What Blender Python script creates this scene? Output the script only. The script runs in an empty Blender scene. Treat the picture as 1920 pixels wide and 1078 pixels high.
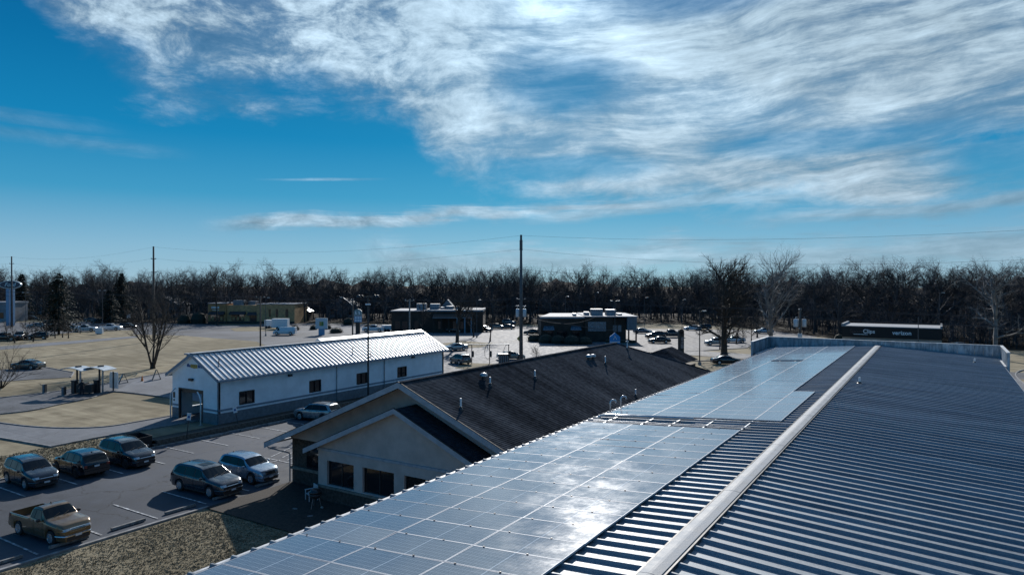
import bpy, bmesh, math, random
from mathutils import Vector, Matrix
from math import sin, cos, pi, radians, sqrt, atan2

scn = bpy.context.scene
COL = scn.collection
random.seed(7)

EXPOSURE = 0.3
SUN_E = 4.3
SKY_S = 0.075
SKY_K = 0.81
SKY_TINT = (.06, .33, .50)
CLOUD_K = 10.8
PV_R = 0.12

# ------------------------------------------------------------------ camera
CAM_H = 13.0
YAW = radians(32.07)
cam_d = bpy.data.cameras.new('camera')
cam_d.sensor_width = 36.0
cam_d.lens = 24.0
cam_d.clip_start = 0.1
cam_d.clip_end = 6000
cam = bpy.data.objects.new('camera', cam_d)
COL.objects.link(cam)
cam.location = (0, 0, CAM_H)
cam.rotation_euler = (radians(90 - 0.313), 0, YAW)
scn.camera = cam
scn.view_settings.view_transform = 'Standard'
scn.view_settings.look = 'None'
scn.view_settings.gamma = 1.0
scn.view_settings.exposure = EXPOSURE
scn.view_settings.use_curve_mapping = False

# ------------------------------------------------------------------ sun and sky
SUN_AZ = radians(28.3)        # left of +Y
SUN_EL = radians(26.0)
SUN = Vector((-sin(SUN_AZ) * cos(SUN_EL), cos(SUN_AZ) * cos(SUN_EL), sin(SUN_EL)))
sd = bpy.data.lights.new('sun', 'SUN')
sd.energy = SUN_E
sd.angle = radians(0.53)
sd.color = (1.0, 0.955, 0.90)
so = bpy.data.objects.new('sun', sd)
COL.objects.link(so)
so.rotation_euler = (-SUN).to_track_quat('-Z', 'Y').to_euler()

world = bpy.data.worlds.new('World')
scn.world = world
world.use_nodes = True
wt = world.node_tree
wt.nodes.clear()

class NT:
    """small helper to write node maths"""
    def __init__(s, tree): s.t = tree
    def n(s, kind, **kw):
        nd = s.t.nodes.new(kind)
        for k, v in kw.items(): setattr(nd, k, v)
        return nd
    def link(s, a, b): s.t.links.new(a, b)
    def put(s, sock, v):
        if isinstance(v, bpy.types.NodeSocket): s.t.links.new(v, sock)
        else: sock.default_value = v
    def m(s, op, a, b=0.0, c=0.0, clamp=False):
        nd = s.n('ShaderNodeMath', operation=op, use_clamp=clamp)
        s.put(nd.inputs[0], a); s.put(nd.inputs[1], b)
        s.put(nd.inputs[2], c)
        return nd.outputs[0]
    def mr(s, v, a, b, c=0.0, d=1.0, smooth=True):
        nd = s.n('ShaderNodeMapRange', interpolation_type='SMOOTHSTEP' if smooth else 'LINEAR')
        s.put(nd.inputs[0], v); s.put(nd.inputs[1], a); s.put(nd.inputs[2], b)
        s.put(nd.inputs[3], c); s.put(nd.inputs[4], d)
        return nd.outputs[0]
    def comb(s, x, y, z):
        nd = s.n('ShaderNodeCombineXYZ')
        s.put(nd.inputs[0], x); s.put(nd.inputs[1], y); s.put(nd.inputs[2], z)
        return nd.outputs[0]
    def noise(s, vec, scale, detail=4.0, rough=0.5, dist=0.0, dims='3D'):
        nd = s.n('ShaderNodeTexNoise', noise_dimensions=dims)
        s.put(nd.inputs['Vector'], vec)
        nd.inputs['Scale'].default_value = scale
        nd.inputs['Detail'].default_value = detail
        nd.inputs['Roughness'].default_value = rough
        nd.inputs['Distortion'].default_value = dist
        return nd.outputs[0]
    def mix(s, f, a, b, mode='MIX'):
        nd = s.n('ShaderNodeMix', data_type='RGBA', blend_type=mode)
        s.put(nd.inputs[0], f)
        for i, v in ((6, a), (7, b)):
            if isinstance(v, (tuple, list)): v = tuple(v)[:3] + (1.0,)
            s.put(nd.inputs[i], v)
        return nd.outputs[2]
    def dot(s, v, w):
        nd = s.n('ShaderNodeVectorMath', operation='DOT_PRODUCT')
        s.put(nd.inputs[0], v); s.put(nd.inputs[1], w)
        return nd.outputs['Value']
    def sep(s, v):
        nd = s.n('ShaderNodeSeparateXYZ'); s.put(nd.inputs[0], v)
        return nd.outputs
    def ramp(s, f, stops, interp='LINEAR'):
        nd = s.n('ShaderNodeValToRGB')
        cr = nd.color_ramp; cr.interpolation = interp
        while len(cr.elements) > 1: cr.elements.remove(cr.elements[-1])
        for i, (p, c) in enumerate(stops):
            if not isinstance(c, (tuple, list)): c = (c, c, c)
            e = cr.elements[0] if i == 0 else cr.elements.new(p)
            e.position = p; e.color = tuple(c)[:3] + (1,)
        s.put(nd.inputs[0], f)
        return nd.outputs[0]

W = NT(wt)
sky = W.n('ShaderNodeTexSky', sky_type='NISHITA')
sky.sun_disc = False
sky.sun_elevation = SUN_EL
sky.sun_rotation = -SUN_AZ
sky.altitude = 150
sky.air_density = 1.0
sky.dust_density = 0.6
sky.ozone_density = 2.0
geo = W.n('ShaderNodeTexCoord')
D = geo.outputs['Generated']
right = (cos(YAW), sin(YAW), 0.0)
fwd = (-sin(YAW), cos(YAW), 0.0)
dx = W.dot(D, right); dy = W.dot(D, fwd)
dz = W.sep(D)[2]
hz = W.m('SQRT', W.m('ADD', W.m('MULTIPLY', dx, dx), W.m('MULTIPLY', dy, dy)))
az = W.m('ARCTAN2', dx, dy)                 # 0 = heading of the photograph
el = W.m('ARCTAN2', dz, hz)
# cloud layer seen in perspective: project the direction on a plane overhead
zc = W.m('ADD', W.m('MAXIMUM', dz, 0.0), 0.10)
px_ = W.m('DIVIDE', dx, zc); py_ = W.m('DIVIDE', dy, zc)
pl = W.comb(px_, py_, 0.0)
# lower edge of the big cloud sheet, as an elevation that depends on the compass direction
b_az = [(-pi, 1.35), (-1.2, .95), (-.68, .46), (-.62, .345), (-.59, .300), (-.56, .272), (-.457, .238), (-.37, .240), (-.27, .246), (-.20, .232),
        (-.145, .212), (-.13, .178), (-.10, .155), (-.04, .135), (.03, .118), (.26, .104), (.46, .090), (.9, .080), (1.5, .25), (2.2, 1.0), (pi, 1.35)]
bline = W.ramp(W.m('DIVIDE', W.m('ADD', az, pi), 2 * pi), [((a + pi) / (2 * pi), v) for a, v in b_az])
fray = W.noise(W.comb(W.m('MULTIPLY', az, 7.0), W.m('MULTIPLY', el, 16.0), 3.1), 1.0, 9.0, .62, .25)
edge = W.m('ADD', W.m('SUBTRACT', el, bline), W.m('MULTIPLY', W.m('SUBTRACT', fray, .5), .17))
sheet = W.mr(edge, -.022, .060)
# the wisps inside the sheet
warp = W.noise(W.comb(W.m('MULTIPLY', az, 2.2), W.m('MULTIPLY', el, 5.0), 9.0), 1.0, 3.0, .5)
elw = W.m('ADD', el, W.m('MULTIPLY', W.m('SUBTRACT', warp, .5), .10))
# streaks lie flat on the right, become wool on the left
stre = W.noise(W.comb(W.m('MULTIPLY', az, 4.4), W.m('MULTIPLY', W.m('SUBTRACT', elw, W.m('MULTIPLY', az, .05)), 30.0), 1.7), 1.0, 10.0, .66, .12)
wool = W.noise(W.comb(W.m('MULTIPLY', az, 13.0), W.m('MULTIPLY', elw, 26.0), 5.5), 1.0, 9.0, .68, .25)
lr = W.mr(az, -.22, .10, 0.0, .72)
tex = W.m('ADD', W.m('MULTIPLY', stre, lr), W.m('MULTIPLY', wool, W.m('SUBTRACT', 1.0, lr)))
big = W.noise(W.comb(W.m('MULTIPLY', az, 2.4), W.m('MULTIPLY', el, 7.0), 21.3), 1.0, 4.0, .55, .5)
den = W.m('ADD', tex, W.m('MULTIPLY', W.m('SUBTRACT', big, .5), .55))
den = W.mr(den, .37, .60)
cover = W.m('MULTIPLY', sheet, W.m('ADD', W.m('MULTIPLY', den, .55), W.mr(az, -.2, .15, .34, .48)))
# the long thin streaks low over the wood, and faint ones at the left
def streak(a0, a1, e0, slope, wid, seed, amt):
    c = W.m('SUBTRACT', el, W.m('ADD', e0, W.m('MULTIPLY', W.m('SUBTRACT', az, a0), slope)))
    wob = W.m('MULTIPLY', W.m('SUBTRACT', W.noise(W.comb(W.m('MULTIPLY', az, 6.0), seed, 0.0), 1.0, 4.0, .6), .5), wid * 2.2)
    c = W.m('ABSOLUTE', W.m('ADD', c, wob))
    f = W.noise(W.comb(W.m('MULTIPLY', az, 9.0), W.m('MULTIPLY', el, 120.0), seed), 1.0, 8.0, .6, .3)
    prof = W.mr(W.m('ADD', c, W.m('MULTIPLY', W.m('SUBTRACT', f, .5), wid * 1.6)), 0.0, wid, 1.0, 0.0)
    ends = W.m('MULTIPLY', W.mr(az, a0, a0 + .10), W.mr(az, a1 - .12, a1, 1.0, 0.0))
    return W.m('MULTIPLY', W.m('MULTIPLY', prof, ends), amt)
for st in ((-.44, .30, .079, .055, .016, 2.3, .80), (-.02, .85, .098, .055, .016, 7.7, .60), (.30, .85, .088, .035, .015, 4.4, .60),
           (-.80, -.50, .205, -.05, .012, 5.1, .16), (-.75, -.42, .185, -.06, .012, 8.1, .16), (-.37, -.16, .142, .04, .0030, 3.3, .35),
           (-.25, 1.0, .036, .0, .034, 6.6, .58)):
    cover = W.m('MAXIMUM', cover, streak(*st))
# clearer patches
def patch(a, e, ra, re, amt):
    u = W.m('DIVIDE', W.m('SUBTRACT', az, a), ra); v = W.m('DIVIDE', W.m('SUBTRACT', el, e), re)
    d = W.m('ADD', W.m('MULTIPLY', u, u), W.m('MULTIPLY', v, v))
    d = W.m('ADD', d, W.m('MULTIPLY', W.m('SUBTRACT', fray, .5), 2.0))
    return W.mr(d, .1, 1.3, amt, 0.0)
gap = W.m('ADD', W.m('ADD', patch(.07, .285, .13, .05, .75), patch(.68, .15, .18, .035, .8)),
          W.m('ADD', patch(.25, .385, .13, .035, .7), W.m('ADD', patch(.10, .165, .16, .022, .7), patch(.45, .185, .22, .02, .5))))
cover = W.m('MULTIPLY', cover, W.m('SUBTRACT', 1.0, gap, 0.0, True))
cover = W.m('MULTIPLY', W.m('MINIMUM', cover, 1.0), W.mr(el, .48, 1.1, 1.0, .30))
# light in the clouds: brighter towards the sun
sdot = W.m('MAXIMUM', W.dot(D, tuple(SUN)), 0.0)
glow1 = W.m('MULTIPLY', W.m('POWER', sdot, 16.0), .32)
glow2 = W.m('MULTIPLY', W.m('POWER', sdot, 220.0), .6)
lum = W.m('ADD', W.m('ADD', W.m('MULTIPLY', W.m('POWER', tex, 2.4), 2.35), .10), W.m('ADD', glow1, glow2))
lum = W.m('MULTIPLY', lum, CLOUD_K)
ccol = W.mix(W.m('MULTIPLY', tex, .8, 0.0, True), (.50, .77, 1.0), (.76, .90, 1.0))
cn = W.n('ShaderNodeVectorMath', operation='SCALE')
W.put(cn.inputs[0], ccol); W.put(cn.inputs['Scale'], lum)
cloud = cn.outputs[0]
# blue of the open sky: the physical sky, graded like the photograph's cold daylight
nish = W.mix(1.0, sky.outputs[0], SKY_TINT, 'MULTIPLY')
air = W.ramp(W.m('DIVIDE', el, 1.5708, 0.0, True), [(e / 1.5708, tuple(x * SKY_K for x in c)) for e, c in
      [(0, (.42, .60, .74)), (.05, (.29, .52, .71)), (.12, (.060, .35, .60)), (.2, (.006, .240, .51)), (.3, (.001, .165, .40)), (.4, (.002, .11, .33)), (.8, (.020, .135, .37)), (1.5, (.022, .130, .36))]])
sc1 = W.n('ShaderNodeVectorMath', operation='SCALE'); W.put(sc1.inputs[0], air); sc1.inputs['Scale'].default_value = 1.0 / SKY_S
tint = W.mix(.82, nish, sc1.outputs[0])
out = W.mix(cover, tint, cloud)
bg = W.n('ShaderNodeBackground')
W.put(bg.inputs[0], out)
bg.inputs[1].default_value = SKY_S
wo = W.n('ShaderNodeOutputWorld')
W.link(bg.outputs[0], wo.inputs[0])
world.cycles.sampling_method = 'MANUAL'
world.cycles.sample_map_resolution = 512

# ------------------------------------------------------------------ helpers
def ray(px, py):
    """direction in the world through a pixel of the photograph (horizon on row 532)"""
    X, up = (px - 960) / 1280.0, -(py - 532) / 1280.0
    return Vector((cos(YAW) * X - sin(YAW), sin(YAW) * X + cos(YAW), up))
def G(px, py, z=0.0):
    """place on the level z that the photograph shows at a pixel"""
    r = ray(px, py); t = (z - CAM_H) / r.z
    return Vector((r.x * t, r.y * t, z))
def AT(px, dist, z=0.0):
    r = ray(px, 532)
    return Vector((r.x * dist, r.y * dist, z))
def on_plane(px, py, n, p0):
    r = ray(px, py); c = Vector((0, 0, CAM_H)); n = Vector(n)
    t = (Vector(p0) - c).dot(n) / r.dot(n)
    return c + r * t

MATS = {}
def pm(name, col, rough=.8, metal=0.0, var=.12, scale=3.0, bump=0.0, bscale=30.0, spec=.5, coat=0.0, col2=None, stretch=None, detail=6.0, croug=.05):
    if name in MATS: return MATS[name]
    m = bpy.data.materials.new(name); m.use_nodes = True
    t = m.node_tree; N = NT(t)
    b = t.nodes['Principled BSDF']
    tc = N.n('ShaderNodeTexCoord').outputs['Object']
    if stretch:
        mp = N.n('ShaderNodeMapping'); mp.inputs['Scale'].default_value = stretch
        N.link(tc, mp.inputs[0]); tc = mp.outputs[0]
    c = tuple(col) + (1,)
    if var > 0 or col2:
        nz = N.noise(tc, scale, detail, .6)
        lo = tuple(max(0, x * (1 - var * 1.6)) for x in col)
        hi = tuple(min(1, x * (1 + var * 1.6)) for x in (col2 or col))
        f = N.mr(nz, .3, .7)
        N.link(N.mix(f, lo, hi), b.inputs['Base Color'])
        N.link(N.mr(nz, .2, .8, max(0.02, rough - .08), min(1, rough + .08)), b.inputs['Roughness'])
    else:
        b.inputs['Base Color'].default_value = c
        b.inputs['Roughness'].default_value = rough
    b.inputs['Metallic'].default_value = metal
    b.inputs['Specular IOR Level'].default_value = spec
    b.inputs['Coat Weight'].default_value = coat
    b.inputs['Coat Roughness'].default_value = croug
    if bump > 0:
        bn = N.n('ShaderNodeBump'); bn.inputs['Strength'].default_value = min(1, bump); bn.inputs['Distance'].default_value = .02 * max(1, bump)
        N.link(N.noise(tc, bscale, 5.0, .6), bn.inputs['Height']); N.link(bn.outputs[0], b.inputs['Normal'])
    MATS[name] = m
    return m

class MB:
    def __init__(s): s.v = []; s.f = []; s.mi = []; s.cur = 0
    def add(s, vs, fs):
        o = len(s.v); s.v.extend([tuple(p) for p in vs]); s.f.extend([tuple(i + o for i in f) for f in fs]); s.mi.extend([s.cur] * len(fs))
        return s
    def box(s, x0, x1, y0, y1, z0, z1):
        vs = [(x0, y0, z0), (x1, y0, z0), (x1, y1, z0), (x0, y1, z0), (x0, y0, z1), (x1, y0, z1), (x1, y1, z1), (x0, y1, z1)]
        return s.add(vs, [(0, 3, 2, 1), (4, 5, 6, 7), (0, 1, 5, 4), (1, 2, 6, 5), (2, 3, 7, 6), (3, 0, 4, 7)])
    def beam(s, p, q, w, h, up=(0, 0, 1)):
        p = Vector(p); q = Vector(q); d = (q - p).normalized(); u = Vector(up)
        a = d.cross(u)
        if a.length < 1e-4: a = d.cross(Vector((1, 0, 0)))
        a.normalize(); u = a.cross(d).normalized()
        a *= w / 2; u *= h / 2
        vs = [p - a - u, p + a - u, p + a + u, p - a + u, q - a - u, q + a - u, q + a + u, q - a + u]
        return s.add(vs, [(0, 1, 2, 3), (7, 6, 5, 4), (0, 4, 5, 1), (1, 5, 6, 2), (2, 6, 7, 3), (3, 7, 4, 0)])
    def tube(s, pts, rad, n=6, cap=True):
        pts = [Vector(p) for p in pts]
        if not isinstance(rad, (list, tuple)): rad = [rad] * len(pts)
        o = len(s.v); d0 = (pts[1] - pts[0]).normalized()
        ref = Vector((0, 0, 1)) if abs(d0.z) < .9 else Vector((1, 0, 0))
        a = d0.cross(ref).normalized()
        for i, p in enumerate(pts):
            d = (pts[min(i + 1, len(pts) - 1)] - pts[max(i - 1, 0)])
            if d.length < 1e-9: d = d0.copy()
            d.normalize()
            a = a - d * a.dot(d)
            if a.length < 1e-5: a = d.cross(Vector((.3, .5, .8)))
            a.normalize(); b = d.cross(a)
            for k in range(n):
                t = 2 * pi * k / n; r = rad[i]
                s.v.append((p.x + r * (a.x * cos(t) + b.x * sin(t)), p.y + r * (a.y * cos(t) + b.y * sin(t)), p.z + r * (a.z * cos(t) + b.z * sin(t))))
        fs = []
        for i in range(len(pts) - 1):
            for k in range(n):
                k2 = (k + 1) % n
                fs.append((o + i * n + k, o + i * n + k2, o + (i + 1) * n + k2, o + (i + 1) * n + k))
        if cap:
            fs.append(tuple(o + k for k in reversed(range(n)))); fs.append(tuple(o + (len(pts) - 1) * n + k for k in range(n)))
        s.f.extend(fs); s.mi.extend([s.cur] * len(fs))
        return s
    def cyl(s, x, y, z0, z1, r, n=12, r2=None): return s.tube([(x, y, z0), (x, y, z1)], [r, r if r2 is None else r2], n)
    def lathe(s, prof, n=20, c=(0, 0, 0), axis='z'):
        o = len(s.v)
        for r, h in prof:
            for k in range(n):
                t = 2 * pi * k / n
                if axis == 'z': s.v.append((c[0] + r * cos(t), c[1] + r * sin(t), c[2] + h))
                else: s.v.append((c[0] + r * cos(t), c[1] + h, c[2] + r * sin(t)))
        fs = []
        for i in range(len(prof) - 1):
            for k in range(n):
                k2 = (k + 1) % n
                fs.append((o + i * n + k, o + i * n + k2, o + (i + 1) * n + k2, o + (i + 1) * n + k))
        fs.append(tuple(o + k for k in range(n))); fs.append(tuple(o + (len(prof) - 1) * n + k for k in range(n)))
        s.f.extend(fs); s.mi.extend([s.cur] * len(fs))
        return s
    def prism(s, poly, z0, z1):
        n = len(poly)
        vs = [(p[0], p[1], z0) for p in poly] + [(p[0], p[1], z1) for p in poly]
        return s.add(vs, [tuple(reversed(range(n))), tuple(range(n, 2 * n))] + [(i, (i + 1) % n, (i + 1) % n + n, i + n) for i in range(n)])
    def poly3(s, pts, off):
        """a flat polygon thickened by the vector off"""
        n = len(pts); off = Vector(off)
        vs = [Vector(p) for p in pts] + [Vector(p) + off for p in pts]
        return s.add(vs, [tuple(reversed(range(n))), tuple(range(n, 2 * n))] + [(i, (i + 1) % n, (i + 1) % n + n, i + n) for i in range(n)])
    def mesh(s, name, mats, smooth=False, fix=True, sharp=None):
        me = bpy.data.meshes.new(name); me.from_pydata(s.v, [], s.f)
        if not isinstance(mats, (list, tuple)): mats = [mats]
        for m in mats: me.materials.append(m)
        if len(mats) > 1: me.polygons.foreach_set('material_index', s.mi)
        if fix and len(s.f) < 60000:
            bm = bmesh.new(); bm.from_mesh(me); bmesh.ops.recalc_face_normals(bm, faces=bm.faces); bm.to_mesh(me); bm.free()
        if smooth:
            me.polygons.foreach_set('use_smooth', [True] * len(me.polygons))
            if sharp: me.set_sharp_from_angle(angle=radians(sharp))
        me.update()
        return me
    def build(s, name, mats, parent=None, smooth=False, fix=True, sharp=None):
        return link(name, s.mesh(name, mats, smooth, fix, sharp), parent)

def link(name, me, parent=None):
    o = bpy.data.objects.new(name, me); COL.objects.link(o)
    if parent is not None: o.parent = parent
    return o
def tag(o, label, cat, group=None):
    o['label'] = label; o['category'] = cat
    if group: o['group'] = group
    return o
def thing(name, label, cat, loc=(0, 0, 0), rz=0.0, group=None):
    o = bpy.data.objects.new(name, None); COL.objects.link(o)
    o.empty_display_size = .3
    o.location = loc; o.rotation_euler = (0, 0, rz)
    return tag(o, label, cat, group)
def struct(o, kind='structure'):
    o['kind'] = kind
    return o
def kids(o): return [c for c in COL.objects if c.parent == o]
def copy_tree(o, parent=None):
    c = o.copy(); COL.objects.link(c)
    if parent is not None: c.parent = parent
    for ch in list(o.children): copy_tree(ch, c)
    return c
_fonts = {}
def text_mesh(body, size, depth=.02, bold=0.0, shear=0.0, align='CENTER'):
    cu = bpy.data.curves.new('text', 'FONT'); cu.body = body; cu.size = size; cu.extrude = depth
    cu.offset = bold; cu.shear = shear; cu.align_x = align; cu.align_y = 'CENTER'; cu.resolution_u = 3
    ob = bpy.data.objects.new('text', cu)
    COL.objects.link(ob)
    dg = bpy.context.evaluated_depsgraph_get()
    me = bpy.data.meshes.new_from_object(ob.evaluated_get(dg))
    bpy.data.objects.remove(ob); bpy.data.curves.remove(cu)
    return me
def add_text(body, size, loc, rz, mat, parent, depth=.02, bold=0.0, shear=0.0, tilt=90, name='lettering', align='CENTER'):
    me = text_mesh(body, size, depth, bold, shear, align)
    me.materials.clear(); me.materials.append(mat)
    o = link(name, me, parent); o.location = loc; o.rotation_euler = (radians(tilt), 0, rz)
    return o
# ------------------------------------------------------------------ materials of the setting
def ground_mat():
    m = bpy.data.materials.new('dry_grass'); m.use_nodes = True
    t = m.node_tree; N = NT(t); b = t.nodes['Principled BSDF']
    P = N.n('ShaderNodeNewGeometry').outputs['Position']
    big = N.noise(P, .035, 4, .55); mid = N.noise(P, .45, 2, .5); fine = N.noise(P, 27.0, 8, .8)
    st = N.n('ShaderNodeMapping'); st.inputs['Scale'].default_value = (.12, .9, 1); st.inputs['Rotation'].default_value = (0, 0, .5)
    N.link(P, st.inputs[0]); bands = N.noise(st.outputs[0], 1.0, 5, .6)
    f = N.m('ADD', N.m('MULTIPLY', mid, .26), N.m('ADD', N.m('MULTIPLY', fine, .44), N.m('MULTIPLY', bands, .30)))
    c = N.ramp(f, [(.30, (.105, .086, .056)), (.42, (.165, .138, .092)), (.50, (.265, .225, .152)), (.58, (.36, .31, .215)), (.70, (.45, .395, .285))])
    c = N.mix(N.mr(big, .42, .62, 0, .55), c, (.145, .120, .075))
    N.link(c, b.inputs['Base Color']); b.inputs['Roughness'].default_value = .95; b.inputs['Specular IOR Level'].default_value = .1
    bn = N.n('ShaderNodeBump'); bn.inputs['Strength'].default_value = .35; bn.inputs['Distance'].default_value = .045
    N.link(N.m('ADD', fine, N.m('MULTIPLY', N.noise(P, 16.0, 4, .7), .5)), bn.inputs['Height']); N.link(bn.outputs[0], b.inputs['Normal'])
    return m
def paving_mat(name, base, crack=1.0, rough=.75, spec=.5, joints=0.0, dirt=.5):
    m = bpy.data.materials.new(name); m.use_nodes = True
    t = m.node_tree; N = NT(t); b = t.nodes['Principled BSDF']
    P = N.n('ShaderNodeNewGeometry').outputs['Position']
    a = N.noise(P, .09, 5, .6); c1 = N.noise(P, 1.1, 7, .65); g = N.noise(P, 24, 3, .7)
    k = N.m('ADD', N.m('MULTIPLY', a, .55), N.m('ADD', N.m('MULTIPLY', c1, .35), N.m('MULTIPLY', g, .25)))
    lo = tuple(x * (1 - dirt) for x in base); hi = tuple(min(1, x * (1 + dirt)) for x in base)
    col = N.mix(N.mr(k, .40, .74), lo, hi)
    # cracks and sealed joints: thin dark lines of a warped voronoi
    vm = N.n('ShaderNodeTexVoronoi', feature='DISTANCE_TO_EDGE'); vm.inputs['Scale'].default_value = .17
    wv = N.n('ShaderNodeVectorMath', operation='ADD'); N.link(P, wv.inputs[0])
    ns = N.n('ShaderNodeTexNoise'); ns.inputs['Scale'].default_value = .8; ns.inputs['Detail'].default_value = 6; N.link(P, ns.inputs['Vector'])
    sc = N.n('ShaderNodeVectorMath', operation='SCALE'); N.link(ns.outputs['Color'], sc.inputs[0]); sc.inputs['Scale'].default_value = 2.6
    N.link(sc.outputs[0], wv.inputs[1]); N.link(wv.outputs[0], vm.inputs['Vector'])
    ck = N.m('MULTIPLY', N.mr(vm.outputs['Distance'], .003, .014, 1.0, 0.0), .65 * crack)
    col = N.mix(ck, col, tuple(x * .3 for x in base))
    if joints:
        s = N.sep(P)
        for i in (0, 1):
            w = N.m('ABSOLUTE', N.m('SUBTRACT', N.m('FRACT', N.m('DIVIDE', s[i], joints)), .5))
            col = N.mix(N.mr(w, .0, .008, .75, 0.0), col, tuple(x * .35 for x in base))
    N.link(col, b.inputs['Base Color'])
    N.link(N.mr(c1, .3, .7, rough - .1, rough + .08), b.inputs['Roughness']); b.inputs['Specular IOR Level'].default_value = spec
    bn = N.n('ShaderNodeBump'); bn.inputs['Strength'].default_value = .5; bn.inputs['Distance'].default_value = .012
    N.link(N.noise(P, 60, 3, .7), bn.inputs['Height']); N.link(bn.outputs[0], b.inputs['Normal'])
    return m
M_grass = ground_mat()
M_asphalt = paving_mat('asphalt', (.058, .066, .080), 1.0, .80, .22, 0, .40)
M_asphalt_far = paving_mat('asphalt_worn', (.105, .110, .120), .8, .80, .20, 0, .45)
M_conc = paving_mat('concrete', (.155, .162, .175), .7, .80, .20, 4.2, .30)
M_kerb = pm('kerb_concrete', (.20, .20, .20), .85, var=.25, scale=2)
M_paint = pm('road_paint', (.34, .35, .36), .8, var=.45, scale=4.5, detail=9)
M_mulch = pm('mulch', (.030, .024, .018), .95, var=.5, scale=8, bump=1, bscale=14)
M_brick = pm('dark_stone', (.055, .047, .040), .85, var=.4, scale=6, bump=.6, bscale=10)
M_black = pm('black_void', (.012, .012, .014), .6, var=0)
M_dark = pm('dark_metal', (.030, .031, .034), .5, .0, .2)
M_glass = pm('window_glass', (.012, .014, .017), .06, 0, 0, spec=.8)
M_steel = pm('galvanised', (.36, .38, .40), .45, .7, .2, 4)
M_white = pm('white_paint', (.72, .73, .74), .55, 0, .06)
M_rubber = pm('rubber', (.02, .02, .02), .8, 0, .1)

# ------------------------------------------------------------------ ground
g = MB(); g.add([(-2500, -600, 0), (2500, -600, 0), (2500, 2600, 0), (-2500, 2600, 0)], [(0, 1, 2, 3)])
struct(g.build('ground', M_grass))
_lv = [0]
def sheet_xy(name, pts, mat, z=None):
    _lv[0] += 1
    z = .004 * _lv[0] if z is None else z
    mb = MB(); mb.add([(p[0], p[1], z) for p in pts], [tuple(range(len(pts)))])
    return struct(mb.build(name, mat))
def sheet_px(name, pts, mat): return sheet_xy(name, [G(*p) for p in pts], mat)
def smooth_line(pts, k=6):
    """Catmull-Rom through points"""
    pts = [Vector(p) for p in pts]; o = []
    for i in range(len(pts) - 1):
        a, b, c, d = pts[max(i - 1, 0)], pts[i], pts[i + 1], pts[min(i + 2, len(pts) - 1)]
        for j in range(k):
            t = j / k
            o.append(.5 * ((2 * b) + (c - a) * t + (2 * a - 5 * b + 4 * c - d) * t * t + (3 * b - a - 3 * c + d) * t ** 3))
    return o + [pts[-1]]
def kerb(pts, w=.16, h=.13, name='kerb'):
    mb = MB()
    pts = [Vector((p[0], p[1], 0)) for p in pts]
    L = []; R = []
    for i, p in enumerate(pts):
        d = (pts[min(i + 1, len(pts) - 1)] - pts[max(0, i - 1)]).normalized(); n = Vector((-d.y, d.x, 0)) * w / 2
        L.append(p + n); R.append(p - n)
    n = len(pts); vs = []
    for p, q in zip(L, R): vs += [(p.x, p.y, -.05), (p.x, p.y, h), (q.x, q.y, h), (q.x, q.y, -.05)]
    fs = []
    for i in range(n - 1):
        for k in range(3): fs.append((i * 4 + k, i * 4 + k + 1, (i + 1) * 4 + k + 1, (i + 1) * 4 + k))
    fs += [(0, 1, 2, 3), ((n - 1) * 4 + 3, (n - 1) * 4 + 2, (n - 1) * 4 + 1, (n - 1) * 4)]
    mb.add(vs, fs)
    return struct(mb.build(name, M_kerb))
# far tarmac of the shops and streets
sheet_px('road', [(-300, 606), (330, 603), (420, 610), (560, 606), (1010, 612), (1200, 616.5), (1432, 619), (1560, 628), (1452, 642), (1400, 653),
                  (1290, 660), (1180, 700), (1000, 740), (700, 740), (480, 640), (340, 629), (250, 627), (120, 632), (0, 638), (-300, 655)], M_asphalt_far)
sheet_px('forecourt', [(560, 612), (760, 611), (1010, 618), (960, 640), (870, 645), (620, 622)], M_conc)
sheet_px('forecourt', [(850, 664), (900, 648), (1000, 636), (1020, 632), (1060, 660), (1100, 700), (900, 740), (850, 740), (850, 700)], M_conc)
# grass islands laid on the tarmac
for poly in ([(1285, 676), (1290, 661), (1400, 653), (1420, 640), (1500, 634), (1500, 668), (1440, 676)],
             [(828, 644), (870, 639), (925, 644), (900, 652), (850, 652)], [(852, 690), (870, 680), (962, 684), (966, 690), (900, 697)],
             [(430, 616), (460, 613), (520, 614), (520, 621), (440, 621)], [(100, 627), (180, 620), (250, 619), (250, 627), (120, 632)],
             [(-200, 640), (0, 634), (100, 627), (120, 632), (0, 640), (-200, 652)]):
    sheet_px('verge', poly, M_grass)
sheet_px('path', [(-200, 668), (0, 649.5), (120, 640.5), (255, 630), (258, 633), (130, 645), (0, 656), (-200, 676)], M_conc)
# car wash lanes
lane_top = [(-60, 752), (0, 746.5), (60, 740), (130, 731), (200, 720), (320, 697)]
lane_bot = [(335, 749), (215, 735), (170, 747), (120, 757), (60, 770), (0, 777), (-60, 785)]
sheet_px('lane', lane_top + lane_bot, M_asphalt_far)
sheet_px('apron', [(214, 734.5), (250, 716), (320, 698), (400, 690), (400, 757), (320, 747)], M_conc)
sheet_px('car_park', [(-80, 700), (20, 692), (76, 687.5), (138, 699), (132, 708), (60, 712), (-80, 722)], M_asphalt_far)
drive_top = [(-160, 775), (-60, 785), (0, 794), (60, 801), (130, 804), (200, 801), (262, 791), (330, 779)]
drive_bot = [(386, 787), (330, 797), (260, 809), (180, 822), (95, 839), (0, 822.5), (-60, 812), (-160, 792)]
sheet_px('driveway', drive_top + drive_bot, M_conc)
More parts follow.
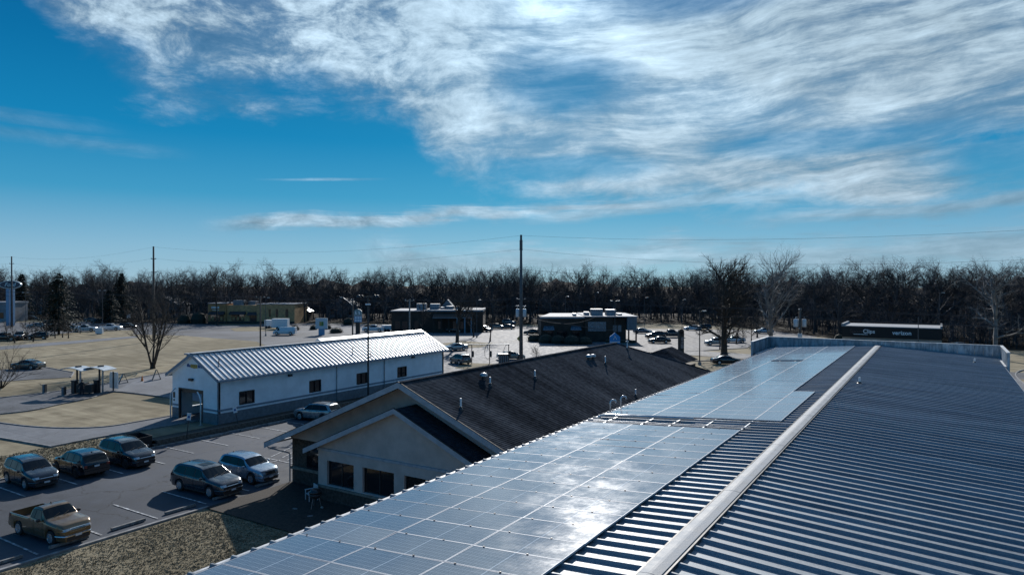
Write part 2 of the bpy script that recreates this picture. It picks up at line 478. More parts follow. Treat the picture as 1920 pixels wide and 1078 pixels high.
# near car park
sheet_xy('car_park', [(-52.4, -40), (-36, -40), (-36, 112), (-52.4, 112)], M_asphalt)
sheet_xy('planting_bed', [(-36, 24), (-31.9, 24), (-14, 24), (-14, 31), (-36, 31)], M_mulch)
sheet_xy('planting_bed', [(-56.1, 30.0), (-53, 30.0), (-53, 74), (-56.1, 74)], M_mulch)
# street to the right of the metal-roofed building
sheet_xy('road', [(6.5, 120), (22, 108), (22, -10), (6.5, -10)], M_conc)
sheet_px('verge', [(1905, 705), (1925, 694), (1990, 700), (2050, 730), (1940, 735)], M_grass)
sheet_xy('road', [(-60, 125), (60, 108), (60, 116), (-60, 134)], M_asphalt_far)

kerb(smooth_line([G(*p) for p in drive_top]))
kerb(smooth_line([G(*p) for p in lane_bot[:-1]]))
kerb(smooth_line([G(*p) for p in lane_top]))
kerb([G(*p) for p in drive_bot])
kerb([(-36, -40), (-36, 24.2)], .2, .10)
kerb([(-52.5, -40), (-52.5, 70)], .2, .14)
kerb([G(*p) for p in ((76, 687.5), (138, 699), (132, 708))])
kerb([G(*p) for p in ((1285, 677), (1330, 677), (1440, 677))])
kerb([G(*p) for p in ((1285, 660), (1400, 653), (1420, 640))])
kerb([(6.4, -10), (6.4, 118)], .2)
kerb(smooth_line([G(*p) for p in ((1990, 700), (1925, 694), (1905, 705), (1940, 735))]))

# parking lines
_lv[0] += 1
ZP = .004 * (_lv[0] + 1)
def line(x0, y0, x1, y1, w=.11):
    mb = MB(); p = Vector((x0, y0, 0)); q = Vector((x1, y1, 0)); n = (q - p).normalized().cross(Vector((0, 0, 1))) * w / 2
    L = [p + n, p - n, q - n, q + n]
    mb.add([(a.x, a.y, ZP) for a in L], [(0, 1, 2, 3)])
    return struct(mb.build('parking_line', M_paint))
for k in range(-3, 14):
    y = 18.5 + 2.95 * k
    if k < 4: line(-41.0, y, -36.5, y)
    if y < 30: line(-51.9, y + .9, -47.1, y + .9)
    else:
        line(-51.9, y + .9, -48.2, y + .9)
for k in range(5): line(-42.3 + .9 * k, 33.6 + (k % 2) * .3, -44.3 + .9 * k, 38.6 + (k % 2) * .2, .1)
line(-44.6, 38.9, -39.6, 38.9); line(-43.0, 33.2, -38.4, 33.2)
line(-41.0, 30.5, -41.0, 33.3); line(-38.6, 33.3, -38.6, 38.9)

M_stop = pm('wheel_stop_concrete', (.16, .16, .155), .9, var=.3, scale=5)
ws = MB()
pr = [(-.09, 0), (.09, 0), (.07, .13), (-.07, .13)]
ws.add([(x, -.9, z) for x, z in pr] + [(x, .9, z) for x, z in pr], [(0, 1, 2, 3), (7, 6, 5, 4), (0, 4, 5, 1), (1, 5, 6, 2), (2, 6, 7, 3), (3, 7, 4, 0)])
ws_me = ws.mesh('wheel_stop', M_stop)
stops = [(-36.75, 14.1, 'concrete wheel stop lying in the shade at the lower left corner of the car park'),
         (-36.75, 17.05, 'concrete wheel stop right under the front bumper of the bronze pickup'),
         (-36.75, 20.0, 'concrete wheel stop of the empty space beside the bronze pickup'),
         (-36.75, 22.95, 'concrete wheel stop of the empty space beside the dark grey estate car'),
         (-36.75, 25.9, 'concrete wheel stop in front of the dark grey estate with a sunroof'),
         (-36.75, 28.9, 'concrete wheel stop under the nose of the pale silver blue hatchback'),
         (-51.9, 35.9, 'concrete wheel stop in shade below the first tilted white sign'),
         (-51.9, 38.9, 'concrete wheel stop in shade between the two tilted white signs'),
         (-51.9, 41.8, 'concrete wheel stop in shade below the second tilted white sign')]
for x, y, lb in stops:
    o = link('wheel_stop', ws_me); o.location = (x, y, .002 + ZP); o.rotation_euler.z = random.uniform(-.03, .03)
    tag(o, lb, 'wheel stop', 'concrete wheel stops of the car park')

# tufts of dead grass on the near lawn (nobody could count them)
def tufts(name, n, area, hgt, mat, seed):
    rnd = random.Random(seed); mb = MB(); vs = []; fs = []
    for _ in range(n):
        x, y = area(rnd); h = hgt * rnd.uniform(.5, 1.3)
        for _k in range(3):
            a = rnd.uniform(0, 2 * pi); w = .012 + .02 * rnd.random(); ox = x + rnd.uniform(-.06, .06); oy = y + rnd.uniform(-.06, .06)
            o = len(vs); b = rnd.uniform(0, 2 * pi); l = h * rnd.uniform(.3, 1.1)
            vs += [(ox - w * cos(a), oy - w * sin(a), 0), (ox + w * cos(a), oy + w * sin(a), 0), (ox + l * cos(b), oy + l * sin(b), h)]
            fs.append((o, o + 1, o + 2))
    mb.v = vs; mb.f = fs; mb.mi = [0] * len(fs)
    return struct(mb.build(name, mat, fix=False), 'stuff')
M_blade = pm('dead_grass_blade', (.235, .20, .135), .9, var=.3, scale=1.2, spec=.2)
def near_area(r):
    y = 6 + 24 * r.random() ** .8
    return r.uniform(-35.7, -14), y
tufts('grass', 60000, near_area, .045, M_blade, 3)
def strip_area(r): return (r.uniform(-60, -52.8), r.uniform(12, 30)) 
tufts('grass', 9000, strip_area, .09, M_blade, 5)

# ------------------------------------------------------------------ the metal-roofed building the camera flies over
S = .0625
RIDGE = (-4.65, CAM_H - 5.60)          # x, z of the roof sheet at the ridge
def roof_z(x): return RIDGE[1] - S * abs(x - RIDGE[0])
M_roofm = bpy.data.materials.new('roof_steel'); M_roofm.use_nodes = True
_t = M_roofm.node_tree; _N = NT(_t); _b = _t.nodes['Principled BSDF']
_P = _N.n('ShaderNodeNewGeometry').outputs['Position']
_mp = _N.n('ShaderNodeMapping'); _mp.inputs['Scale'].default_value = (.25, 2.0, 1); _N.link(_P, _mp.inputs[0])
_d = _N.noise(_mp.outputs[0], 1.0, 6, .65); _f = _N.noise(_P, 14.0, 5, .7)
_c = _N.mix(_N.mr(_N.m('ADD', _N.m('MULTIPLY', _d, .6), _N.m('MULTIPLY', _f, .4)), .35, .68), (.17, .195, .22), (.30, .33, .36))
_c = _N.mix(1.0, _c, _N.mix(_N.n('ShaderNodeObjectInfo').outputs['Random'], (.86, .86, .87), (1.12, 1.12, 1.10)), 'MULTIPLY')
_N.link(_c, _b.inputs['Base Color']); _b.inputs['Metallic'].default_value = .25; _b.inputs['Specular IOR Level'].default_value = .25
_N.link(_N.mr(_f, .3, .7, .52, .66), _b.inputs['Roughness'])
_bn = _N.n('ShaderNodeBump'); _bn.inputs['Strength'].default_value = .25; _bn.inputs['Distance'].default_value = .01
_N.link(_f, _bn.inputs['Height']); _N.link(_bn.outputs[0], _b.inputs['Normal'])
M_wallm = pm('steel_wall_sheet', (.33, .35, .37), .55, .1, .12, 1.5)
XL, XR, Y0, Y1 = -13.42, 4.05, -6.0, 69.4
bld = thing('retail_building', 'long low building with a grey ribbed metal roof carrying solar panels, right below the camera', 'building')
w = MB()
w.box(XL + .35, XR - .35, Y0, Y1 - .3, 0, roof_z(XL) - .12)
w.add([(XL + .35, Y0, roof_z(XL) - .12), (XR - .35, Y0, roof_z(XL) - .12), (RIDGE[0], Y0, RIDGE[1] - .12), (XL + .35, Y1 - .3, roof_z(XL) - .12), (XR - .35, Y1 - .3, roof_z(XL) - .12), (RIDGE[0], Y1 - .3, RIDGE[1] - .12)],
      [(0, 1, 2), (5, 4, 3), (0, 2, 5, 3), (2, 1, 4, 5)])
w.build('wall', M_wallm, bld)
PITCH = .5225; HR = .074
def roof_sheet(side, length):
    """one pan with one trapezoid rib; local y along the building, x down the slope"""
    mb = MB(); yw = PITCH
    prof = [(0, 0), (.40, 0), (.435, HR), (.485, HR), (yw, 0)]
    a = [(0, y, z) for y, z in prof]; b = [(side * length, y, z - S * length) for y, z in prof]
    n = len(prof); mb.add(a + b, [(i, i + 1, i + 1 + n, i + n) for i in range(n - 1)])
    # turned-up closure at the eave end of the rib and the edge of the pan
    mb.add([b[0], b[1], b[2], b[3], b[4], (b[4][0], b[4][1], b[4][2] - .05), (b[0][0], b[0][1], b[0][2] - .05)], [(0, 1, 2, 3, 4, 5, 6)])
    return mb.mesh('roof_sheet', M_roofm, fix=False)
meL = roof_sheet(-1, RIDGE[0] - XL); meR = roof_sheet(1, XR - RIDGE[0])
k = 0
while Y0 + (k + 1) * PITCH < Y1:
    for me in (meL, meR):
        o = link('roof_sheet', me, bld); o.location = (RIDGE[0], Y0 + k * PITCH, RIDGE[1])
    k += 1
YE = Y0 + k * PITCH
M_cap = pm('ridge_cap_metal', (.25, .27, .29), .7, .1, .12, 2.5, bump=.2, bscale=20)
L_ = 3.05; y = Y0; first = True
while y < Y1 - .2:
    ye = min(y + L_, Y1 - .15); c = MB()
    zt = RIDGE[1] + .11 + (.004 if first else 0)
    pf = [(-.21, -.075 + .03), (-.205, -.01), (-.03, 0.012), (.03, .012), (.205, -.01), (.21, -.045)]
    c.add([(RIDGE[0] + a, y, zt + b) for a, b in pf] + [(RIDGE[0] + a, ye, zt + b) for a, b in pf], [(i, i + 1, i + 7, i + 6) for i in range(5)] + [(0, 1, 2, 3, 4, 5), (11, 10, 9, 8, 7, 6)])
    c.build('ridge_cap', M_cap, bld)
    y = ye + .004; first = not first
c = MB()
for sx in (-1, 1): c.box(RIDGE[0] + sx * .225 - (.04 if sx < 0 else 0), RIDGE[0] + sx * .225 + (0 if sx < 0 else .04), Y0, YE, RIDGE[1] - S * .25 + .004, RIDGE[1] + .085)
c.build('ridge_closure', M_dark, bld)
# eave trims and gutter
M_trim = pm('eave_trim', (.50, .51, .52), .6, .1, .18, 3)
for x0, x1 in ((XL - .24, XL + .02), (XR - .02, XR + .11)):
    c = MB(); zz = roof_z(XL) - .045
    c.box(x0, x1, Y0, Y1 - 7, zz - .16, zz - .03)
    c.build('gutter', M_trim, bld)
# parapet of vertical steel sheets with stained faces
M_par = bpy.data.materials.new('parapet_steel'); M_par.use_nodes = True
_t = M_par.node_tree; _N = NT(_t); _b = _t.nodes['Principled BSDF']
_P = _N.n('ShaderNodeNewGeometry').outputs['Position']
_mp = _N.n('ShaderNodeMapping'); _mp.inputs['Scale'].default_value = (2.2, 2.2, .6); _N.link(_P, _mp.inputs[0])
_s = _N.noise(_mp.outputs[0], 1.0, 7, .7)
_c = _N.mix(_N.mr(_s, .40, .64), (.20, .24, .28), (.50, .55, .60))
_N.link(_c, _b.inputs['Base Color']); _b.inputs['Metallic'].default_value = .3; _b.inputs['Roughness'].default_value = .45
PT = CAM_H - 5.16
XPL, XPR = -14.1, 4.35
def par_panel(p, q, zb):
    mb = MB(); p = Vector(p); q = Vector(q); d = (q - p); L = d.length; d.normalize(); n = Vector((-d.y, d.x, 0))
    a = p - n * .05; b = q - n * .05; e = p + n * .05; f = q + n * .05
    mb.add([(a.x, a.y, zb), (b.x, b.y, zb), (f.x, f.y, zb), (e.x, e.y, zb), (a.x, a.y, PT), (b.x, b.y, PT), (f.x, f.y, PT), (e.x, e.y, PT)],
           [(0, 3, 2, 1), (4, 5, 6, 7), (0, 1, 5, 4), (1, 2, 6, 5), (2, 3, 7, 6), (3, 0, 4, 7)])
    for s_ in (-1, 1):
        for t in (.12, .5, .88):
            m0 = p + d * (L * t) + n * (s_ * .065); mb.box(m0.x - .022, m0.x + .022, m0.y - .022, m0.y + .022, zb, PT - .01)
    mb.build('parapet_panel', M_par, bld)
nx = 30
for i in range(nx):
    x = XPL + (XPR - XPL) * i / nx; par_panel((x + .006, Y1, 0), (x + (XPR - XPL) / nx - .006, Y1, 0), 4.2)
for xx in (XPL, XPR):
    for i in range(11): par_panel((xx, Y1 - .07 - (i + 1) * .62 + .006, 0), (xx, Y1 - .07 - i * .62 - .006, 0), 4.2)
c = MB(); c.box(XPL - .10, XPR + .10, Y1 - .11, Y1 + .11, PT + .002, PT + .06)
c.box(XPL - .10, XPL + .10, Y1 - 6.95, Y1 - .112, PT + .002, PT + .06); c.box(XPR - .10, XPR + .10, Y1 - 6.95, Y1 - .112, PT + .002, PT + .06)
c.build('parapet_coping', M_trim, bld)
c = MB(); c.box(XL - .4, XL, Y1 - 6.8, Y1 - .1, roof_z(XL) - .35, roof_z(XL) - .02); c.box(XR, XR + .2, Y1 - 6.8, Y1 - .1, roof_z(XR) - .35, roof_z(XR) - .02)
c.build('flashing', M_trim, bld)

# ---- solar arrays
M_frame = pm('panel_frame', (.40, .43, .47), .6, .1, 0, spec=.2)
M_pv = bpy.data.materials.new('solar_glass'); M_pv.use_nodes = True
_t = M_pv.node_tree; _N = NT(_t); _b = _t.nodes['Principled BSDF']
_tc = _N.n('ShaderNodeTexCoord').outputs['Object']; _s = _N.sep(_tc)
_oi = _N.n('ShaderNodeObjectInfo').outputs['Random']
def _lines(coord, period, wdt, soft=.0015):
    a = _N.m('ABSOLUTE', _N.m('SUBTRACT', _N.m('FRACT', _N.m('DIVIDE', coord, period)), .5))
    return _N.mr(_N.m('MULTIPLY', _N.m('SUBTRACT', .5, a), period), wdt, wdt + soft, 1.0, 0.0)
_cell = _N.m('MAXIMUM', _lines(_s[0], .0905, .0014), _lines(_s[1], .1695, .0022))
_bus = _N.m('MULTIPLY', _lines(_N.m('ADD', _s[1], .008), .01883, .0004), .35)
_mid = _N.mr(_N.m('ABSOLUTE', _s[0]), .011, .014, 1.0, 0.0)
_edge = _N.m('MAXIMUM', _N.mr(_N.m('ABSOLUTE', _s[0]), 1.075, 1.078), _N.mr(_N.m('ABSOLUTE', _s[1]), .499, .501))
_ln = _N.m('MAXIMUM', _N.m('MAXIMUM', _N.m('MULTIPLY', _cell, .75), _bus), _N.m('MAXIMUM', _N.m('MULTIPLY', _mid, .8), _edge))
_dn = _N.noise(_tc, 9.0, 6, .7); _cl = _N.mix(_N.mr(_dn, .3, .7), (.010, .018, .042), (.022, .034, .066))
_cl = _N.mix(_N.m('MULTIPLY', _oi, .5), _cl, (.022, .026, .045))
_N.link(_N.mix(_ln, _cl, (.42, .48, .55)), _b.inputs['Base Color'])
_P = _N.n('ShaderNodeNewGeometry').outputs['Position']
_N.link(_N.mr(_N.noise(_P, .9, 7, .75), .3, .7, PV_R - .05, PV_R + .07), _b.inputs['Roughness'])
_b.inputs['Specular IOR Level'].default_value = .18
_b.inputs['Sheen Weight'].default_value = .35; _b.inputs['Sheen Roughness'].default_value = .4; _b.inputs['Sheen Tint'].default_value = (.75, .88, 1, 1)
_b.inputs['Coat Weight'].default_value = .6; _b.inputs['Coat Roughness'].default_value = .095; _b.inputs['Coat IOR'].default_value = 1.9
_bn = _N.n('ShaderNodeBump'); _bn.inputs['Strength'].default_value = .12; _bn.inputs['Distance'].default_value = .004
_N.link(_N.noise(_tc, 3.0, 3, .5), _bn.inputs['Height']); _N.link(_bn.outputs[0], _b.inputs['Normal'])
def panel_meshes(hx, hy):
    a = MB()
    a.add([(-hx, -hy, 0), (hx, -hy, 0), (hx, hy, 0), (-hx, hy, 0), (-hx, -hy, -.006), (hx, -hy, -.006), (hx, hy, -.006), (-hx, hy, -.006)],
          [(0, 1, 2, 3), (7, 6, 5, 4), (0, 4, 5, 1), (1, 5, 6, 2), (2, 6, 7, 3), (3, 7, 4, 0)])
    f = MB(); t = .018
    for b in ((-hx - t, hx + t, -hy - t, -hy), (-hx - t, hx + t, hy, hy + t), (-hx - t, -hx, -hy, hy), (hx, hx + t, -hy, hy)): f.box(*b, -.038, .0035)
    return a.mesh('solar_glass', M_pv), f.mesh('frame', M_frame)
PX, PY = 2.2, 1.042
pg, pf_ = panel_meshes(PX / 2 - .022, PY / 2 - .022)
pgP, pfP = pg, pf_
PZ = CAM_H - 6.0; PX0 = -13.05
def plane_z(x): return PZ + S * (x - PX0)
rnd = random.Random(11)
TH = -math.atan(S)
def put_panel(arr, x, y, rot=0.0, tw=.010):
    o = link('solar_panel', pg, arr); o.location = (x, y, plane_z(x))
    o.rotation_euler = (rnd.gauss(0, tw), TH + rnd.gauss(0, .002), 0) if not rot else (TH * 0 + rnd.gauss(0, .002), TH, rot)
    if rot: o.rotation_mode = 'XYZ'; o.rotation_euler = Matrix.Rotation(TH, 3, 'Y').to_4x4().to_euler(); o.rotation_euler = (Matrix.Rotation(TH, 3, 'Y') @ Matrix.Rotation(rot, 3, 'Z')).to_euler()
    f = link('frame', pf_, o)
    return o
def rails(arr, x0, x1, y0, y1):
    c = MB()
    for q in range(int((x1 - x0) / 1.1) + 1):
        x = x0 + .55 + q * 1.1
        if x < x1: c.beam((x, y0, plane_z(x) - .065), (x, y1, plane_z(x) - .065), .04, .045)
    c.build('mounting_rail', M_steel, arr)
clamp = MB(); clamp.box(-.02, .02, -.014, .014, .004, .02); clamp_me = clamp.mesh('clamp', M_dark)
arr1 = thing('solar_array', 'nearest block of solar panels on the metal roof, the sun glinting on it', 'solar array', group='solar arrays on the metal roof')
NA = 21; YA = 26.8 - NA * PY
for r in range(NA):
    for c_ in range(3): put_panel(arr1, PX0 + (c_ + .5) * PX, YA + (r + .5) * PY)
rails(arr1, PX0, PX0 + 3 * PX, YA + .05, 26.75)
for r in range(6, NA + 1):
    for q in range(12):
        x = PX0 + .28 + q * .55
        if q % 2: continue
        o = link('clamp', clamp_me, arr1); o.location = (x, YA + r * PY, plane_z(x)); o.rotation_euler = (0, TH, 0)
arr2 = thing('solar_array', 'far block of solar panels with one panel missing, reaching the parapet', 'solar array', group='solar arrays on the metal roof')
NB = 38; YB = 29.1
for r in range(NB):
    for c_ in range(3):
        if c_ == 1 and r == 24: continue
        put_panel(arr2, PX0 + (c_ + .5) * PX, YB + (r + .5) * PY, 0.0, .003)
for r in range(4): put_panel(arr2, PX0 + 3 * PX + PY / 2, YB + (r + .5) * PX, pi / 2)
rails(arr2, PX0, PX0 + 3 * PX + .9, YB + .05, YB + 8.7); rails(arr2, PX0, PX0 + 3 * PX, YB + 8.72, YB + NB * PY)

# pipes between the arrays and conduit bends
M_pipe = pm('conduit', (.50, .51, .53), .3, .9, .1)
def rz_(x, extra=0): return roof_z(x) + extra
cd = thing('conduit', 'silver conduit lying across the roof in the gap between the two solar arrays', 'pipe')
c = MB(); ys = 28.2
c.tube([(XL + .35, ys, rz_(XL) - .25), (XL + .35, ys, rz_(XL) + .10), (XL + .5, ys, rz_(XL) + .22), (XL + .8, ys, rz_(XL, .27)), (-8.7, ys - .05, rz_(-8.7, .24))], .055, 8)
c.build('pipe', M_pipe, cd, True)
c = MB(); c.tube([(XL + .5, ys + .4, rz_(XL + .5, .12)), (-4.9, ys + .35, rz_(-4.9, .12))], .03, 6); c.tube([(XL + .5, 27.35, rz_(XL + .5, .12)), (-6.2, 27.3, rz_(-6.2, .12))], .02, 6)
c.build('cable_pipe', M_steel, cd)
c = MB()
for x in (-12.3, -10.6, -9.4, -8.0, -6.5): c.box(x, x + .05, 27.0, 28.9, rz_(x, .064), rz_(x, .10))
c.build('support_strip', M_steel, cd)
for (px, py), lb in (((1128, 771), 'bent silver pipe hooked over the roof edge, nearer of the pair'), ((1144, 763), 'bent silver pipe hooked over the roof edge with a dark valve, farther of the pair')):
    p = on_plane(px, py, (-S, 0, 1), (RIDGE[0] + 0, 0, RIDGE[1] - 0)) if False else G(px, py, roof_z(XL) + .03)
    t = thing('vent_bend', lb, 'pipe', (XL + .12, p.y, roof_z(XL) - .05), 0, 'bent pipes at the roof edge')
    c = MB(); c.tube([(0, 0, -.2), (0, 0, .50), (.02, .02, .60), (.10, .07, .67), (.2, .14, .64), (.24, .17, .5)], .045, 8); c.build('pipe', M_pipe, t, True)
    c = MB(); c.cyl(0, 0, 0, .10, .085, 10); c.build('collar', M_steel, t)
for (px, py), lb in (((1612, 720), 'short white vent pipe standing on the right slope of the metal roof, nearer one'), ((1828, 681), 'short white vent pipe standing on the right slope of the metal roof, farther one')):
    p = on_plane(px, py, (S, 0, 1), (RIDGE[0], 0, RIDGE[1]))
    t = thing('vent_pipe', lb, 'vent pipe', p, 0, 'white vent pipes on the metal roof')
    c = MB(); c.cyl(0, 0, -.05, .38, .055, 12); c.build('pipe', M_white, t, True, sharp=40)
    c = MB(); c.lathe([(.16, -.0), (.15, .05), (.08, .09), (.07, .14)], 12); c.build('flashing', M_dark, t)

# ------------------------------------------------------------------ shingled gable building
def shingle_mat():
    m = bpy.data.materials.new('shingle'); m.use_nodes = True
    t = m.node_tree; N = NT(t); b = t.nodes['Principled BSDF']
    P = N.n('ShaderNodeNewGeometry').outputs['Position']; s = N.sep(P)
    v = N.comb(N.m('MULTIPLY', s[1], 3.2), N.m('FLOOR', N.m('MULTIPLY', s[2], 18.0)), 0.0)
    wn = N.n('ShaderNodeTexWhiteNoise', noise_dimensions='2D')
    row = N.m('FLOOR', N.m('DIVIDE', s[0], .1302))
    N.link(N.comb(N.m('FLOOR', N.m('ADD', N.m('MULTIPLY', s[1], 3.1), N.m('MULTIPLY', row, .37))), row, 0), wn.inputs[0])
    st = N.n('ShaderNodeMapping'); st.inputs['Scale'].default_value = (.05, .42, .05); N.link(P, st.inputs[0])
    band = N.noise(st.outputs[0], 1.0, 5, .6, .3); gr = N.noise(P, 30, 4, .8)
    k = N.m('ADD', N.m('MULTIPLY', wn.outputs[0], .12), N.m('ADD', N.m('MULTIPLY', band, .95), N.m('MULTIPLY', gr, .25)))
    N.link(N.ramp(k, [(.42, (.014, .0160, .019)), (.60, (.034, .038, .045)), (.80, (.072, .080, .092))]), b.inputs['Base Color'])
    b.inputs['Roughness'].default_value = .9; b.inputs['Specular IOR Level'].default_value = 0.0
    bn = N.n('ShaderNodeBump'); bn.inputs['Strength'].default_value = .3; bn.inputs['Distance'].default_value = .004
    N.link(N.m('ADD', gr, N.m('MULTIPLY', wn.outputs[0], .8)), bn.inputs['Height']); N.link(bn.outputs[0], b.inputs['Normal'])
    return m
M_shing = shingle_mat()
M_stucco = pm('stucco', (.45, .40, .37), .9, 0, .08, 1.2, bump=.25, bscale=60)
M_fascia = pm('fascia_board', (.36, .38, .41), .8, 0, .08, spec=.08)
M_soffit = pm('soffit', (.34, .33, .31), .8, 0, .06)
GX, GZ, GS = -25.5, 7.5, .419          # ridge x, ridge z, roof slope
GL, GR, GY0, GY1 = -36.9, -14.1, 29.3, 58.7
gb = thing('gabled_building', 'low building with dark shingled roof and beige gables beside the near car park', 'building')
def course_roof(side, x0, y0, y1, cx, z0, slope, width, hip0=False, hip1=False, step=.1302, name='roof'):
    """overlapping shingle courses as real steps from ridge (cx) down to the eave"""
    mb = MB(); n = int(width / step)
    for i in range(n):
        a = i * step; b = (i + 1) * step
        za = z0 - slope * a; zb = z0 - slope * b
        lift = .022
        e1a = y1 + (a if hip1 else 0); e1b = y1 + (b if hip1 else 0); e0a = y0 - (a if hip0 else 0); e0b = y0 - (b if hip0 else 0)
        xa = cx + side * a; xb = cx + side * b
        mb.add([(xa, e0a, za), (xa, e1a, za), (xb, e1b, zb + lift), (xb, e0b, zb + lift), (xb, e1b, zb), (xb, e0b, zb)], [(0, 1, 2, 3), (3, 2, 4, 5)])
    return mb
course_roof(1, 0, GY0 - .5, GY1, GX, GZ, GS, GR - GX, hip1=True).build('roof', M_shing, gb, fix=False)
course_roof(-1, 0, GY0 - .5, GY1, GX, GZ, GS, GX - GL, hip1=True).build('roof', M_shing, gb, fix=False)
# hip end: courses across
mb = MB(); n = int((GR - GX) / .1302)
for i in range(n):
    a = i * .1302; b = a + .1302; za = GZ - GS * a; zb = GZ - GS * b
    mb.add([(GX - a, GY1 + a, za), (GX + a, GY1 + a, za), (GX + b, GY1 + b, zb + .022), (GX - b, GY1 + b, zb + .022), (GX + b, GY1 + b, zb), (GX - b, GY1 + b, zb)], [(0, 1, 2, 3), (3, 2, 4, 5)])
mb.build('hip_roof', M_shing, gb, fix=False)
c = MB(); c.beam((GX, GY0 - .5, GZ + .02), (GX, GY1 + .1, GZ + .02), .34, .05); c.build('ridge_cap', M_shing, gb)
c = MB(); e = GR - GX
c.beam((GX, GY1, GZ + .03), (GR, GY1 + e, GZ - GS * e + .03), .26, .04); c.beam((GX, GY1, GZ + .03), (GL, GY1 + (GX - GL), GZ - GS * (GX - GL) + .03), .26, .04)
c.build('hip_cap', M_shing, gb)
EZ = GZ - GS * (GR - GX)
# main walls
WL, WR = -35.9, -15.1
wz = EZ + .35
c = MB(); c.box(WL, WR, GY0 + .9, GY1 + 10.2, 0, wz - .05)
c.build('stone_wall', M_brick, gb)
c = MB(); zg = GZ - .30 - GS * 0
c.poly3([(WL, GY0 + .88, wz - .1), (WR, GY0 + .88, wz - .1), (WR, GY0 + .88, GZ - .12 - GS * (WR - GX)), (GX, GY0 + .88, GZ - .12), (WL, GY0 + .88, GZ - .12 - GS * (GX - WL))], (0, -.10, 0))
c.build('gable_wall', M_stucco, gb)
c = MB(); c.box(WL - .03, -31.8, GY0 + .76, GY0 + .9, .95, 1.13); c.build('stone_sill', M_fascia if False else pm('sill_stone', (.20, .18, .15), .85, 0, .2, 5), gb)
c = MB(); c.box(-34.5, -31.9, GY0 + .86, GY0 + .895, 1.13, wz - .45); c.build('window', M_glass, gb)
def rake(cx, cz, hw, slope, y, parent, depth=.30, oh=.5):
    for sx in (-1, 1):
        c = MB(); p = (cx, cz); q = (cx + sx * hw, cz - slope * hw)
        c.poly3([(p[0], y, p[1] + .03), (q[0], y, q[1] + .03), (q[0], y, q[1] - depth), (p[0], y, p[1] - depth)], (0, -.045, 0)); c.build('fascia', M_fascia, parent)
        c = MB(); c.poly3([(p[0], y + .002, p[1] - .10), (q[0], y + .002, q[1] - .10), (q[0], y + .002, q[1] - .14), (p[0], y + .002, p[1] - .14)], (0, oh + .3, 0)); c.build('soffit', M_soffit, parent)
        c = MB(); c.poly3([(p[0], y - .05, p[1] + .07), (q[0], y - .05, q[1] + .07), (q[0], y - .05, q[1] + .035), (p[0], y - .05, p[1] + .035)], (0, .07, 0)); c.build('drip_edge', M_rubber, parent)
rake(GX, GZ, GX - GL, GS, GY0 - .5, gb)
c = MB(); c.box(GL - .08, GL + .06, GY0 - .45, GY1 + 11, EZ - .14, EZ - .02); c.box(GR - .06, GR + .08, GY0 - .45, GY1 + 11, EZ - .14, EZ - .02); c.build('gutter', M_trim, gb)
c = MB(); c.tube([(GL, GY0 - .3, EZ - .1), (GL + .1, GY0 - .3, EZ - .3), (WL - .06, GY0 + .7, EZ - .75), (WL - .06, GY0 + .75, EZ - .9), (WL - .06, GY0 + .75, .1)], .045, 8); c.build('downpipe', M_fascia, gb, True)
# porch in front
PYF = 28.7; PXL, PXR = -31.8, -18.8; PCX, PCZ = -25.3, 6.15; PSL = .43
def wall_open(x0, x1, z0, z1, y, ops, depth, mat, parent, name='wall'):
    """wall in an x-z plane facing -y with real openings"""
    xs = sorted({x0, x1} | {o[0] for o in ops} | {o[1] for o in ops}); zs = sorted({z0, z1} | {o[2] for o in ops} | {o[3] for o in ops})
    mb = MB()
    for i in range(len(xs) - 1):
        for j in range(len(zs) - 1):
            cx, cz = (xs[i] + xs[i + 1]) / 2, (zs[j] + zs[j + 1]) / 2
            if any(o[0] < cx < o[1] and o[2] < cz < o[3] for o in ops): continue
            a, b, c_, d = xs[i], xs[i + 1], zs[j], zs[j + 1]
            mb.add([(a, y, c_), (b, y, c_), (b, y, d), (a, y, d)], [(0, 1, 2, 3)]); mb.add([(a, y + depth, c_), (b, y + depth, c_), (b, y + depth, d), (a, y + depth, d)], [(3, 2, 1, 0)])
    for o in ops:
        a, b, c_, d = o
        mb.add([(a, y, c_), (b, y, c_), (b, y, d), (a, y, d), (a, y + depth, c_), (b, y + depth, c_), (b, y + depth, d), (a, y + depth, d)], [(0, 4, 5, 1), (1, 5, 6, 2), (2, 6, 7, 3), (3, 7, 4, 0)])
    for q in ((x0, 1), (x1, -1)):
        mb.add([(q[0], y, z0), (q[0], y + depth, z0), (q[0], y + depth, z1), (q[0], y, z1)], [(0, 1, 2, 3) if q[1] > 0 else (3, 2, 1, 0)])
    return mb.build(name, mat, parent, fix=False)
ops = [(-31.05, -28.85, .98, 2.45), (-28.15, -25.75, .98, 2.45), (-25.0, -22.6, .98, 2.45), (-21.8, -19.5, .98, 2.45)]
wall_open(PXL, PXR, .93, 3.0, PYF, ops, .22, M_stucco, gb, 'porch_wall')
c = MB(); c.poly3([(PXL, PYF + .04, 3.14), (PXR, PYF + .04, 3.14), (PXR, PYF + .04, PCZ - .12 - PSL * (PXR - PCX)), (PCX, PYF + .04, PCZ - .12), (PXL, PYF + .04, PCZ - .12 - PSL * (PCX - PXL))], (0, .15, 0)); c.build('porch_gable', M_stucco, gb)
c = MB(); c.box(PXL - .05, PXR + .05, PYF - .05, PYF + .2, 3.0, 3.14); c.build('trim_band', M_fascia, gb)
c = MB(); c.box(PXL, PXR, PYF - .06, PYF + .3, .0, .80); c.build('stone_base', M_brick, gb)
c = MB(); c.box(PXL - .03, PXR, PYF - .12, PYF + .3, .80, .93); c.build('stone_sill', pm('sill_stone', (.2, .18, .15)), gb)
